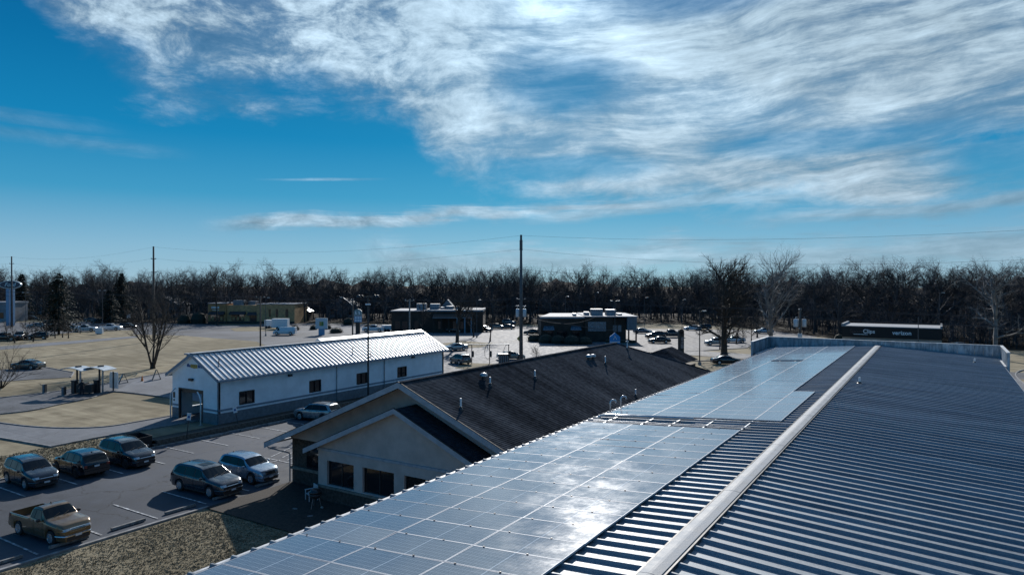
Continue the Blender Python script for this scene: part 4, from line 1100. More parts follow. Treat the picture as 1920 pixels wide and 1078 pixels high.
def car_proto(kind, mat, detail=2, name=None, scale=(1, 1, 1), roof_rails=False, sunroof=False, rimmat=None, bumper=None, two_tone=None):
    T = TYPES[kind]; L, Wd, H = T['L'] * scale[0], T['W'] * scale[1], T['H'] * scale[2]
    r = T['r']; wb = T['wb'] * scale[0]; xf = L / 2 - (L - wb) / 2 + T['off'] * L * .3; xr = xf - wb
    hw = Wd / 2; sill = .20 if kind in ('sedan',) else .26
    ar = r * 1.16
    xs = [-L / 2 + L * i / 64 for i in range(65)]
    for b in ('ws', 'rw'): xs += [-L / 2 + L * q for q in T[b]]
    xs += [-L / 2 + L * s for s, _ in T['top']]
    for xw in (xf, xr): xs += [xw + ar * q for q in (-1.0, -.985, -.93, -.8, -.6, .6, .8, .93, .985, 1.0)]
    xs = sorted(set(round(x, 4) for x in xs if -L / 2 <= x <= L / 2))
    def plan(x):
        s = x / L + .5
        f = 1.0
        if s > .80: t = (s - .80) / .20; f = 1 - .30 * t ** 2.6
        if s < .12: t = (.12 - s) / .12; f = 1 - (.13 if kind in ('suv', 'sedan') else .03) * t ** 2.4
        return hw * f
    def section(x):
        s = x / L + .5
        sw_ = .004 if kind in ('pickup', 'crew') and s < .45 else .010
        zt = smooth_prof(T['top'], s, sw_) * H; zs = min(smooth_prof(T['belt'], s, .008) * H, zt - .004)
        zb = sill
        if s > .95: zb = sill - .03
        if s < .04: zb = sill + .08
        for xw in (xf, xr):
            d = abs(x - xw)
            if d < ar: zb = max(zb, r + sqrt(max(0, ar * ar - d * d)) * 1.0)
        zb = min(zb, zs - .06)
        w = plan(x); bed = T.get('bed')
        inbed = bed and bed[0] < s < bed[1]
        c = max(0.0, min(1.0, (zt - zs - .05 * H) / (.32 * H)))
        if bed and s < bed[1] + .002: c = 0
        inset = .74 if kind not in ('van',) else .86
        wr = w * (.90 * (1 - c) + inset * c)
        dz_ = zs - zb
        P = [(w * .93, zb), (w * .985, zb + .22 * dz_), (w, zb + .52 * dz_), (w * .995, zb + .80 * dz_), (w * .965, zs)]
        h_ = zt - zs
        if inbed:
            fl = .36 * H
            P += [(w * .955, zs + .012), (w * .90, zs + .012), (w * .895, fl), (w * .5, fl), (0, fl)]
        else:
            A = [(w * .93, zs + .40 * h_), (w * .86, zs + .68 * h_), (w * .76, zs + .84 * h_), (w * .42, zs + .96 * h_), (0, zt)]
            B = [(w * .945, zs + .05 * h_), (wr, zs + .86 * h_), (wr * .90, zs + .96 * h_), (wr * .5, zt - .008), (0, zt)]
            P += [((1 - c) * a[0] + c * b[0], (1 - c) * a[1] + c * b[1]) for a, b in zip(A, B)]
        return P
    NV = 10
    def surf(x, v, sy=1, off=0.0):
        def pt(x_, v_):
            P = section(x_); i = min(int(v_), NV - 2); t = v_ - i
            return Vector((x_, (P[i][0] * (1 - t) + P[i + 1][0] * t) * sy, P[i][1] * (1 - t) + P[i + 1][1] * t))
        p = pt(x, v)
        if off:
            a = pt(min(L / 2, x + .02), v) - pt(max(-L / 2, x - .02), v); b = pt(x, min(v + .05, 8.999)) - pt(x, max(0, v - .05))
            n = a.cross(b)
            if sy > 0: pass
            else: n = -n
            if n.length > 1e-9: n.normalize()
            if n.y * sy < -.05 or (abs(n.y) < .05 and n.z < 0): n = -n
            if n.z < -.2: n = -n
            p += n * off
        return p
    root = thing(name or 'parked_car', '', 'car')
    mb = MB(); n2 = NV * 2 - 1
    for x in xs:
        P = section(x)
        for q in P: mb.v.append((x, q[0], q[1]))
        for q in reversed(P[:-1]): mb.v.append((x, -q[0], q[1]))
    N_ = len(xs); fs = []
    for i in range(N_ - 1):
        for k in range(n2 - 1): fs.append((i * n2 + k, (i + 1) * n2 + k, (i + 1) * n2 + k + 1, i * n2 + k + 1))
    fs.append(tuple(range(n2))); fs.append(tuple((N_ - 1) * n2 + k for k in reversed(range(n2))))
    mb.f = fs; mb.mi = [0] * len(fs)
    body = mb.build('body', mat, root, True, sharp=32)
    # floor pan and wheel houses
    c = MB(); c.box(-L / 2 + .12, xr - ar * 1.0, -hw * .86, hw * .86, sill + .05, .42 * H); c.box(xr + ar, xf - ar, -hw * .90, hw * .90, sill - .03, .40 * H); c.box(xf + ar, L / 2 - .18, -hw * .72, hw * .72, sill - .03, .40 * H)
    c.box(xr - ar, xr + ar, -hw * .62, hw * .62, sill, .5 * H - .1); c.box(xf - ar, xf + ar, -hw * .62, hw * .62, sill, .5 * H - .1)
    c.build('chassis', M_plastic, root)
    # wheels
    ww = .215
    for xw in (xf, xr):
        for sy in (-1, 1):
            y0 = sy * (hw - .015 - ww / 2)
            c = MB(); c.lathe([(r * .62, -ww / 2), (r * .93, -ww / 2), (r, -ww * .36), (r, ww * .36), (r * .93, ww / 2), (r * .62, ww / 2)], 22, axis='y')
            wme = c.mesh('tyre', M_tyre, True, sharp=40)
            wo_ = link('wheel', wme, root); wo_.location = (xw, y0, r)
            if detail:
                c = MB(); yo = sy * (ww * .5 + .014)
                c.lathe([(r * .64, yo - sy * .03), (r * .66, yo), (r * .60, yo + sy * .004), (r * .57, yo - sy * .012)], 20, axis='y')
                for q in range(5):
                    a = q * 2 * pi / 5 + .3; c.beam((r * .08 * cos(a), yo + sy * .002, r * .08 * sin(a)), (r * .58 * cos(a), yo - sy * .004, r * .58 * sin(a)), r * .17, .03, (0, 1, 0))
                c.lathe([(r * .14, yo - sy * .02), (r * .12, yo + sy * .004)], 10, axis='y')
                ro = link('rim', c.mesh('rim', rimmat or M_rim), wo_)
    # glass
    def patch(f, nu, nv, mat_, nm, parent=root, smooth=True):
        c = MB()
        for i in range(nu + 1):
            for j in range(nv + 1): c.v.append(tuple(f(i / nu, j / nv)))
        c.f = [(i * (nv + 1) + j, (i + 1) * (nv + 1) + j, (i + 1) * (nv + 1) + j + 1, i * (nv + 1) + j + 1) for i in range(nu) for j in range(nv)]
        c.mi = [0] * len(c.f)
        me = c.mesh(nm, mat_, smooth, fix=False)
        return link(nm, me, parent)
    X = lambda s: -L / 2 + s * L
    def wsf(a, b, vmax=6.35):
        def f(u, t):
            x = X(a + (b - a) * u); q = (t - .5) * 2; vv = 9 - abs(q) * (9 - vmax)
            return surf(x, min(vv, 8.999), 1 if q >= 0 else -1, .010)
        return f
    a, b = T['ws']; patch(wsf(a, b), 8, 12, M_cglass, 'windshield')
    a, b = T['rw']; patch(wsf(a, b, 6.5), 6, 12, M_cglass, 'rear_window')
    fb_, lb_ = T['sw'][0], T['sw'][-1]
    for sy in (-1, 1):
        def f(u, t, sy=sy):
            s = (fb_[0] - .010 + (lb_[2] + .016 - fb_[0]) * u) * (1 - t) + (fb_[1] - .006 + (lb_[3] + .012 - fb_[1]) * u) * t
            return surf(X(s), 5.04 + .90 * t, sy, .005)
        patch(f, 24, 4, M_plastic, 'window_surround')
    for (b0, t0, b1, t1) in T['sw']:
        for sy in (-1, 1):
            def f(u, t, sy=sy):
                s = (b0 + (b1 - b0) * u) * (1 - t) + (t0 + (t1 - t0) * u) * t
                return surf(X(s), 5.10 + .80 * t, sy, .010)
            patch(f, 8, 4, M_cglass, 'side_window')
    def frontx(y, z, back=False):
        s_ = 1
        w = hw; t = abs(y) / w
        if not back:
            if t <= .70: xx = L / 2
            else: xx = X(.80 + .20 * ((1 - min(t, .999)) / .30) ** (1 / 2.6))
        else:
            xx = -L / 2
        return xx
    if detail:
        zb_ = .40 * H
        # nose: grille, lamps, plate, bumper following the plan curve
        def nose(y0, y1, z0, z1, mat_, nm, off=.012, nu=6, parent=root, lean=0.0, back=False):
            def f(u, t):
                y = y0 + (y1 - y0) * u; z = z0 + (z1 - z0) * t
                x = frontx(y, z, back)
                if not back:
                    # follow the rounding of the upper nose
                    zt_ = H * lerp_prof(T['top'], 1.0)
                    if z > zt_:
                        lo, hi = .80, 1.0
                        for _ in range(14):
                            m_ = (lo + hi) / 2
                            P = section(X(m_)); zz = None; yy = abs(y)
                            for k in range(4, NV - 1):
                                if P[k][0] >= yy >= P[k + 1][0]:
                                    tt = (P[k][0] - yy) / max(1e-6, P[k][0] - P[k + 1][0]); zz = P[k][1] + (P[k + 1][1] - P[k][1]) * tt; break
                            if zz is None: hi = m_
                            elif zz > z: lo = m_
                            else: hi = m_
                        x = min(x, X(lo))
                return Vector(((x + off) if not back else (x - off), y, z))
            return patch(f, nu, 3, mat_, nm, parent, True)
        hz_ = {'suv': .47, 'sedan': .46, 'pickup': .50, 'crew': .52, 'van': .44}[kind] * H
        gw = hw * (.42 if kind != 'crew' else .55)
        nose(-gw, gw, hz_ - .10 * H, hz_ + .015 * H, M_plastic if kind != 'pickup' else M_chrome, 'grille', .016)
        if kind in ('pickup', 'crew'):
            for q in range(3): nose(-gw * .92, gw * .92, hz_ - .085 * H + q * .032 * H, hz_ - .068 * H + q * .032 * H, M_plastic, 'grille_bar', .024)
        else: nose(-gw * .95, gw * .95, hz_ - .048 * H, hz_ - .030 * H, M_chrome, 'grille_bar', .026)
        for sy in (-1, 1):
            nose(sy * gw * 1.04, sy * hw * .80, hz_ - .055 * H, hz_ + .015 * H, M_lamp, 'headlight', .018)
            if kind in ('pickup',): nose(sy * hw * .80, sy * hw * .93, hz_ - .055 * H, hz_ + .01 * H, M_amber, 'indicator', .016)
        nose(-hw * .60, hw * .60, sill - .01, sill + .10 * H, M_plastic, 'lower_grille', .014)
        bmat = bumper or mat
        c = MB(); nn = 16; prof = [(0, 0), (.045, .02), (.05, .07), (0, .10)]
        zz0 = sill + .105 * H
        for i in range(nn + 1):
            y = -hw * .96 + 2 * hw * .96 * i / nn; x = frontx(y, 0)
            for dx_, dz2 in prof: c.v.append((x + dx_, y * (1 + dx_ * .02), zz0 + dz2))
        for i in range(nn):
            for k in range(3): c.f.append((i * 4 + k, i * 4 + k + 1, i * 4 + 5 + k, i * 4 + 4 + k))
        c.mi = [0] * len(c.f); c.build('bumper', bmat, root, True, fix=False, sharp=50)
        nose(-.16, .16, zz0 - .02, zz0 + .09, M_plate, 'number_plate', .062, 2)
        # tail
        c = MB(); c.box(-L / 2 - .07, -L / 2 + .02, -hw * .86, hw * .86, sill + .16, sill + .30); c.build('rear_bumper', bmat if kind in ('pickup', 'crew') else mat, root)
        c = MB(); c.box(-L / 2 - .03, -L / 2 - .004, -.16, .16, .46 * H, .46 * H + .11) if kind in ('suv', 'sedan', 'van') else c.box(-L / 2 - .085, -L / 2 - .072, -.16, .16, sill + .17, sill + .28)
        c.build('number_plate', M_plate, root)
        for sy in (-1, 1):
            def f(u, t, sy=sy):
                return surf(X(.004 + .05 * u), 3.0 + .95 * t, sy, .014)
            patch(f, 4, 3, M_tail, 'tail_light')
            c = MB(); yy = sy * hw * .66; c.box(-L / 2 - .02, -L / 2 + .03, min(yy, sy * hw * .84), max(yy, sy * hw * .84), .46 * H, .56 * H); c.build('tail_light', M_tail, root)
            # mirror
            s_m = T['sw'][-1][2] - .03; p = surf(X(s_m), 4.6, sy)
            c = MB(); q = Vector((p.x, p.y + sy * .14, p.z + .06))
            c.lathe([(.02, -.085), (.075, -.07), (.085, 0), (.075, .06), (.02, .085)], 10, tuple(q), 'y'); c.beam(p, (q.x, q.y - sy * .06, q.z - .03), .06, .04)
            c.build('mirror', mat if kind not in ('pickup',) else M_plastic, root, True, sharp=50)
            for (b0, t0, b1, t1) in T['sw'][-2:]:
                p = surf(X(b0 + .02), 4.0 - .25, sy, .012); c = MB(); c.box(p.x, p.x + .17, min(p.y, p.y + sy * .02), max(p.y, p.y + sy * .02), p.z - .012, p.z + .02); c.build('door_handle', M_chrome, root)
            # door seams
            c = MB()
            for s_ in [T['sw'][-1][0] - .008, T['sw'][-1][2] + .005] + ([T['sw'][-2][0] + .0] if len(T['sw']) > 2 else []):
                pts = [surf(X(s_), v, sy, .003) for v in (.3, 1, 2, 3, 4)]; c.tube(pts, .009, 3, False)
            c.build('door_seam', M_plastic, root)
            c = MB(); pts = [surf(X(s_), .1, sy, .012) for s_ in ((xr + ar * 1.1) / L + .5, (xf - ar * 1.1) / L + .5)]; c.beam(pts[0], pts[1], .05, .09); c.build('sill_trim', M_plastic, root)
        # wipers
        c = MB(); a = T['ws'][0]
        for y_ in (-.45, .1): c.tube([surf(X(a + .006), 8.99 - abs(y_) * 2.2, 1 if y_ > 0 else -1, .03), surf(X(a - .02), 8.99 - abs(y_ + .4) * 2.2, 1 if y_ + .4 > 0 else -1, .03)], .010, 4)
        c.build('wiper', M_plastic, root)
        if roof_rails:
            for sy in (-1, 1):
                c = MB(); pts = [surf(X(s_), 7.0, sy, .05 if .15 < s_ < .52 else .0) for s_ in (.11, .14, .2, .3, .4, .5, .55, .57)]; c.tube(pts, .016, 6); c.build('roof_rail', M_plastic, root, True)
        if sunroof:
            def f(u, t):
                q = (t - .5) * 2; return surf(X(.42 + .12 * u), 8.999 - abs(q) * 1.1, 1 if q >= 0 else -1, .008)
            patch(f, 4, 8, M_cglass, 'sunroof')
        c = MB(); p = surf(X(.16), 8.99, 1, 0) if kind in ('suv',) else surf(X(.5), 8.99, 1, 0)
        c.poly3([(p.x - .1, -.012, p.z), (p.x + .1, -.012, p.z), (p.x - .06, -.012, p.z + .07)], (0, .024, 0)); c.build('antenna', M_plastic, root)
    return root
def setcar(o, label, cat, pos, heading, group):
    tag(o, label, cat, group); o.location = pos; o.rotation_euler = (0, 0, heading)
    return o
ZC = .004 * 12
P_char = paint('charcoal', (.020, .026, .036)); P_black = paint('black', (.006, .008, .013), .2); P_grey = paint('dark_grey', (.028, .040, .054))
P_sblue = paint('silver_blue', (.26, .34, .42), .5); P_bronze = paint('bronze', (.15, .090, .036), .3, .40); P_silver = paint('silver', (.30, .31, .32), .5)
P_white = paint('white', (.62, .64, .66), 0, .35); P_green = paint('grey_green', (.075, .095, .10)); P_tan = paint('beige', (.24, .22, .19), .3)
near_g = 'cars in the near car park'
ZL = .004 * 12
def zlot(): return ZP
setcar(car_proto('pickup', P_bronze, name='pickup_truck', bumper=M_chrome), 'old bronze pickup truck with an empty bed and chrome bumper, lower left corner', 'pickup truck', (-38.75, 17.15, ZP), 0.06, near_g)
setcar(car_proto('suv', P_grey, sunroof=True, scale=(1.08, 1.03, 1.0)), 'dark grey blue SUV with a sunroof, parked beside the pale silver one', 'car', (-38.8, 26.0, ZP), 0.03, near_g)
setcar(car_proto('suv', P_sblue, scale=(.95, .96, .97)), 'pale silver blue crossover with dark grille, nearest to the beige gabled building', 'car', (-38.9, 29.1, ZP), 0.02, near_g)
setcar(car_proto('suv', P_char, roof_rails=True, scale=(.98, .98, 1.0)), 'dark charcoal SUV facing right at the left edge, end of the row of three', 'car', (-49.9, 20.9, ZP), -0.03, near_g)
setcar(car_proto('suv', P_black, scale=(1.0, 1.0, .98), rimmat=M_plastic), 'black SUV showing its tailgate, middle of the row of three', 'car', (-49.9, 23.9, ZP), pi - .03, near_g)
setcar(car_proto('suv', P_black, roof_rails=True, scale=(1.06, 1.04, 1.05), rimmat=M_plastic), 'large black SUV facing right beside the dumpster, farthest in the row of three', 'car', (-49.6, 26.9, ZP), 0.0, near_g)
setcar(car_proto('suv', P_silver, roof_rails=True, scale=(1.0, 1.0, 1.0)), 'silver SUV with roof rails parked by the shaded bank, near the gabled roof corner', 'car', (-50.2, 45.2, ZP), pi + .15, near_g)
setcar(car_proto('sedan', P_green), 'grey green sedan parked on the small car park behind the bare bush', 'car', G(51, 692) + Vector((0, 0, .04)), YAW + pi - .12, near_g)

# far vehicles: one of each kind and colour with its parts, then copies
protos = {}
def far_car(kind, pm_, px, py, head, label, cat='car', group='vehicles on the far car parks'):
    key = (kind, pm_.name)
    if key not in protos:
        o = car_proto(kind, pm_, detail=1 if kind in ('van', 'crew') else 1, name={'pickup': 'pickup_truck', 'crew': 'pickup_truck', 'van': 'van'}.get(kind, 'parked_car')); protos[key] = o
    else: o = copy_tree(protos[key])
    setcar(o, label, cat, G(px, py) + Vector((0, 0, .03)), YAW + head, group)
R_, L_h = 0.0, pi      # nose to the right / left in the picture
FAR = [
 ('crew', P_white, 208, 619.5, R_, 'white crew cab pickup, rightmost of the white pickups at the left', 'pickup truck'),
 ('crew', P_white, 160, 622, R_ + .1, 'white crew cab pickup behind the little white box, middle of the white pickups', 'pickup truck'),
 ('pickup', P_white, 137, 619, R_ + .2, 'white pickup tucked behind another, leftmost of the white pickups', 'pickup truck'),
 ('suv', P_black, 240, 616, R_, 'black car just right of the white pickups', 'car'),
 ('sedan', P_black, 172, 603, R_, 'black sedan driving on the road behind the white pickups, left one', 'car'),
 ('sedan', P_black, 186, 606, R_, 'black sedan on the road behind the white pickups, right one', 'car'),
 ('sedan', P_silver, 68, 614, L_h + .3, 'silver sedan shining between the dark bushes', 'car'),
 ('suv', P_silver, 88, 611, L_h + .3, 'silver SUV right of the shining sedan between the bushes', 'car'),
 ('suv', P_sblue, 107, 620, -pi / 2 + .3, 'pale blue SUV parked left of the white pickups', 'car'),
 ('crew', P_black, 8, 639, L_h + .2, 'black pickup behind the dark bushes at the left edge', 'pickup truck'),
 ('crew', P_black, 38, 637, -pi / 2 + .4, 'black pickup behind the dark bushes, facing the lawn', 'pickup truck'),
 ('suv', P_black, 70, 636, L_h + .4, 'black SUV behind the dark bushes, right of the black pickups', 'car'),
 ('suv', P_char, 60, 600, R_, 'dark SUV on the road behind the big blue sign', 'car'),
 ('van', P_white, 534, 628, L_h, 'white van with a ladder trailer hitch beside the white square sign', 'van'),
 ('crew', P_white, 700, 622, L_h, 'white pickup with a trailer behind the pale metal roof', 'pickup truck'),
 ('suv', P_white, 880, 622, R_ - .6, 'white SUV parked before the brown restaurant', 'car'),
 ('suv', P_char, 908, 622, R_ - .6, 'dark SUV next to the white one before the brown restaurant', 'car'),
 ('sedan', P_black, 852, 623, R_, 'black low car left of the bare tree before the brown restaurant', 'car'),
 ('suv', P_silver, 955, 608, R_ - .5, 'silver SUV parked on the far lot left of the tall utility pole', 'car'),
 ('sedan', P_char, 950, 617, L_h, 'dark sedan behind the tall utility pole', 'car'),
 ('sedan', P_black, 999, 627, L_h, 'black sedan between the utility pole and the dark restaurant', 'car'),
 ('suv', P_green, 862, 682, R_ + pi / 2 + .6, 'dark green SUV beside the far corner of the white building', 'car'),
 ('sedan', P_silver, 854, 657, L_h + .5, 'silver sedan on the lot just behind the white building corner', 'car'),
 ('sedan', P_tan, 958, 674, R_ + .2, 'beige sedan behind the dark bin and the utility pole', 'car'),
 ('sedan', P_silver, 1205, 625, R_ - .4, 'silver sedan at the right end of the dark restaurant', 'car'),
 ('suv', P_black, 1228, 634, L_h + .2, 'black SUV beside the kerbed island right of the restaurant', 'car'),
 ('sedan', P_black, 1236, 643, L_h, 'black sedan in front of the black SUV by the island', 'car'),
 ('crew', P_grey, 1259, 632, R_, 'grey pickup passing behind the brown pylon', 'pickup truck'),
 ('sedan', P_white, 1298, 619, L_h, 'white sedan on the road before the yellow field', 'car'),
 ('suv', P_black, 1318, 618, L_h, 'black SUV on the road before the yellow field', 'car'),
 ('suv', P_silver, 1342, 647, L_h, 'silver SUV parked behind the big oak trunk', 'car'),
 ('sedan', P_white, 1376, 642, L_h, 'white sedan half hidden right of the big oak trunk', 'car'),
 ('sedan', P_sblue, 1432, 625, L_h, 'pale blue sedan beyond the small trees near the parapet corner', 'car'),
 ('sedan', P_black, 1362, 683, R_, 'dark sedan on the street just above the solar panels', 'car'),
 ('sedan', P_silver, 1799, 655, R_, 'silver sedan of which only the roof shows above the parapet', 'car'),
 ('suv', P_tan, 932, 617, R_, 'beige SUV left of the tall utility pole on the far lot', 'car'),
]
for kd, pt_, px, py, hd, lb, ct in FAR: far_car(kd, pt_, px, py, hd, lb, ct)
# trailers and dumpsters
def box_trailer(px, py, lb, l, h, mat, head=0.0):
    t = thing('box_trailer', lb, 'trailer', G(px, py), YAW + head)
    c = MB(); c.box(-l / 2, l / 2, -1.0, 1.0, .5, h); c.build('box', mat, t)
    for x in (-.6, .3):
        for y in (-1.0, 1.0): c = MB(); c.lathe([(.36, -.1), (.36, .1)], 14, (x, y, .36), 'y'); c.build('wheel', M_tyre, t)
    c = MB(); c.beam((-l / 2, 0, .5), (-l / 2 - 1.2, 0, .5), .1, .1); c.build('drawbar', M_dark, t)
box_trailer(526, 617, 'white box truck body behind the white van', 4.5, 3.0, M_white); box_trailer(727, 621, 'white open trailer behind the white pickup', 3.0, 1.7, M_white)
box_trailer(505, 615, 'small white box behind the left end of the van', 2.2, 2.4, M_white)
t = thing('bin', 'dark slatted bin standing in front of the beige sedan', 'bin', G(944, 683), YAW)
c = MB(); c.box(-.8, .8, -.7, .7, 0.05, 1.6); c.box(-.85, .85, -.75, .75, 1.6, 1.72); c.build('body', M_dark, t)
for q in range(5): c = MB(); c.box(-.78 + q * .34, -.60 + q * .34, -.74, -.702, .1, 1.5); c.build('slat', M_wains, t)
# ------------------------------------------------------------------ trees
M_bark = pm('bark', (.045, .036, .030), .9, 0, .3, 2)
M_barkhaze = pm('bark_hazed', (.066, .062, .064), .9, 0, .5, .12)  # far bark, greyed: bluish haze of distance is put into the colour
M_pale = pm('pale_bark', (.17, .16, .15), .85, 0, .35, .8)
def grow(mb, rnd, p, d, L, r, lvl, maxl, spec):
    n = spec['seg'][lvl]; pts = [p.copy()]; rad = [r]; dirs = []
    end = r * (spec['tip'] if lvl < maxl else .35)
    for i in range(n):
        d = (d + Vector((rnd.gauss(0, 1), rnd.gauss(0, 1), rnd.gauss(0, 1))) * spec['wob'][lvl] + Vector((0, 0, spec['up'][lvl]))).normalized()
        p = p + d * (L / n); pts.append(p.copy()); rad.append(r + (end - r) * (i + 1) / n); dirs.append(d.copy())
    mb.tube(pts, rad, spec['side'][lvl], lvl < 1)
    if lvl >= maxl: return
    k = spec['kids'][lvl]; k = max(2, int(k * rnd.uniform(.8, 1.2)))
    s0 = spec['start'][lvl]
    for i in range(k):
        t = s0 + (1 - s0) * (i + rnd.random()) / k; t = min(t, .999)
        j = min(int(t * n), n - 1); q = pts[j] + (pts[j + 1] - pts[j]) * (t * n - j); dd = dirs[j]
        rr = rad[j] + (rad[j + 1] - rad[j]) * (t * n - j)
        a = dd.cross(Vector((rnd.gauss(0, 1), rnd.gauss(0, 1), rnd.gauss(0, 1)))).normalized()
        ang = radians(spec['ang'][lvl] * rnd.uniform(.7, 1.25))
        nd = (dd * cos(ang) + a * sin(ang)).normalized()
        if nd.z < -.25: nd.z *= -.3; nd.normalize()
        f = spec['len'][lvl] * rnd.uniform(.65, 1.2) * (1 - spec['taperlen'] * t)
        grow(mb, rnd, q, nd, L * f, min(rr * .8, r * spec['rr'][lvl]), lvl + 1, maxl, spec)
SPEC = dict(seg=[7, 6, 4, 3, 2], tip=.25, wob=[.05, .14, .20, .24, .28], up=[.02, .07, .06, .05, .04], side=[8, 5, 4, 3, 3], kids=[11, 8, 7, 6, 0],
            start=[.30, .22, .18, .12, 0], ang=[48, 45, 42, 40, 40], len=[.58, .50, .48, .50, .5], taperlen=.35, rr=[.45, .5, .5, .55, .5])
def tree_mesh(seed, H, r, maxl=4, spec=SPEC, stems=1, lean=.0):
    rnd = random.Random(seed); mb = MB()
    for s in range(stems):
        a = 2 * pi * s / stems + rnd.random(); d = Vector((sin(a) * lean, cos(a) * lean, 1)).normalized()
        grow(mb, rnd, Vector((d.x * .2, d.y * .2, -.1)), d, H * .82 * rnd.uniform(.85, 1.0), r, 0, maxl, spec)
    return mb
def with_(**k): s = dict(SPEC); s.update(k); return s
def solo(name, label, cat, p, H, r, seed, mat, maxl=4, spec=SPEC, stems=1, lean=0.0, rz=0, group=None):
    """tree thing: trunk (first level) and crown (the rest)"""
    t = thing(name, label, cat, p, rz, group)
    rnd = random.Random(seed); tr = MB(); cr = MB()
    for s in range(stems):
        a = 2 * pi * s / stems + rnd.random() * .6; d = Vector((sin(a) * lean, cos(a) * lean, 1)).normalized()
        class Split:
            def tube(self, pts, rad, n, cap=True):
                (tr if n == spec['side'][0] else cr).tube(pts, rad, n, cap)
        grow(Split(), rnd, Vector((d.x * r, d.y * r, -.1)), d, H * .85 * (1 if stems == 1 else rnd.uniform(.8, 1.0)), r, 0, maxl, spec)
    if stems > 1: tr.tube([(0, 0, -.1), (0, 0, .5), (0, 0, 1.0)], [r * 2.6, r * 2.2, r * 1.6], 10)
    else: tr.tube([(0, 0, -.1), (0, 0, .25), (0, 0, .9)], [r * 1.7, r * 1.25, r * .95], 10)
    tr.build('trunk', mat, t, True, fix=False); cr.build('crown', mat, t, fix=False)
    return t
# the single trees in front of the wood
multi = with_(ang=[34, 36, 36, 36, 36], kids=[9, 8, 7, 6, 0], start=[.22, .2, .15, .1, 0], up=[.01, .07, .05, .04, .03], rr=[.42, .5, .5, .55, .5], len=[.60, .52, .5, .5, .5], wob=[.035, .09, .16, .2, .24])
solo('bare_tree', 'bare many-stemmed tree standing on the dry lawn in front of the car wash', 'tree', G(286, 691), 13.0, .16, 5, M_bark, 4, multi, 5, .34)
oak = with_(ang=[52, 42, 40, 40, 40], kids=[20, 8, 7, 6, 0], start=[.16, .18, .15, .1, 0], up=[.02, .03, .04, .04, .03], rr=[.40, .5, .55, .6, .5], len=[.56, .52, .5, .5, .5], taperlen=.22, wob=[.02, .09, .15, .2, .24])
solo('bare_oak', 'large dark bare oak with a thick straight trunk near the parapet corner', 'tree', G(1358, 670), 16.8, .62, 9, M_bark, 4, oak)
syc = with_(ang=[44, 38, 42, 42, 42], kids=[12, 6, 6, 5, 0], start=[.22, .2, .18, .12, 0], up=[.01, .05, .03, .02, .02], rr=[.5, .5, .5, .55, .5], len=[.62, .55, .5, .5, .5], wob=[.05, .09, .13, .17, .2], taperlen=.2)
solo('bare_sycamore', 'tall pale-limbed bare sycamore rising above the wood behind the parapet corner', 'tree', AT(1447, 128), 19.2, .36, 14, M_pale, 4, syc, 2, .20)
syc2 = with_(ang=[58, 42, 42, 42, 42], kids=[13, 7, 6, 5, 0], start=[.2, .2, .18, .12, 0], up=[.01, .04, .03, .02, .02], rr=[.5, .5, .5, .55, .5], len=[.62, .50, .5, .5, .5], taperlen=.4)
solo('bare_sycamore', 'pale-limbed bare sycamore before the dark wood at the right edge', 'tree', AT(1866, 118), 16.5, .42, 31, M_pale, 4, syc2)
solo('bare_tree', 'dark leaning bare tree with a forked trunk before the brown restaurant', 'tree', G(857, 654), 12.0, .42, 22, M_bark, 4, with_(start=[.45, .2, .15, .1, 0]))
solo('bare_tree', 'thin bare tree on the grass strip right of the forked tree', 'tree', G(919, 640), 9.5, .16, 23, M_bark, 4)
solo('bare_tree', 'narrow tall bare tree rising above the wood left of the tan restaurant', 'tree', AT(407, 214), 19.5, .26, 24, M_bark, 4, with_(ang=[26, 30, 34, 36, 36], len=[.36, .5, .5, .5, .5]))
small = [((790, 630), 9.0, 'bare tree before the left half of the brown restaurant'), ((888, 632), 8.5, 'bare tree before the right end of the brown restaurant'), ((1381, 645), 6.5, 'small bare tree just right of the big oak trunk'), ((1409, 641), 5.5, 'small bare tree, second right of the big oak'), ((1394, 643), 4.5, 'smallest bare tree between two others right of the oak'), ((1350, 655), 5.5, 'small bare tree on the left side of the big oak trunk'),
         ((1420, 633), 8.5, 'medium bare tree left of the tall sycamore'),
         ((1005, 690), 3.6, 'small bare shrub tree on the bright forecourt beside the utility pole')]
for i, (p, h, lb) in enumerate(small):
    solo('bare_tree', lb, 'tree', G(*p), h, h * .02, 40 + i, M_bark, 3, with_(kids=[14, 9, 7, 0, 0], start=[.25, .1, .1, .1, 0]))
bush = with_(ang=[30, 30, 34, 36, 36], kids=[9, 7, 5, 0, 0], start=[.2, .15, .1, .1, 0], up=[.0, .03, .02, .02, .02], rr=[.5, .5, .5, .5, .5], wob=[.08, .14, .2, .2, .2])
solo('bare_bush', 'tangled bare bush at the left edge beside the small car park', 'bush', G(2, 728), 6.3, .05, 51, M_bark, 3, bush, 9, .75)
ornam = with_(ang=[50, 46, 42, 40, 40], kids=[10, 8, 7, 0, 0], start=[.25, .1, .1, .1, 0])
mD = None
for i, (px, py, h) in enumerate(((14, 640, 4.6), (50, 638, 5.2), (62, 641, 4.2), (85, 637, 6.2), (103, 634, 4.8), (117, 633, 5.6), (128, 634, 4.6), (27, 643, 4.4))):
    nth = ['leftmost', 'second from the left', 'third from the left', 'fourth from the left', 'fifth from the left', 'third from the right', 'second from the right', 'rightmost']
    order = sorted(range(8), key=lambda k: (14, 50, 62, 85, 103, 117, 128, 27)[k]).index(i)
    solo('ornamental_tree', 'dark small bare tree in the row before the car dealer lot, ' + nth[order], 'tree', G(px, py), h, .11, 60 + i, M_bark, 3, ornam, group='small bare trees before the car dealer lot')
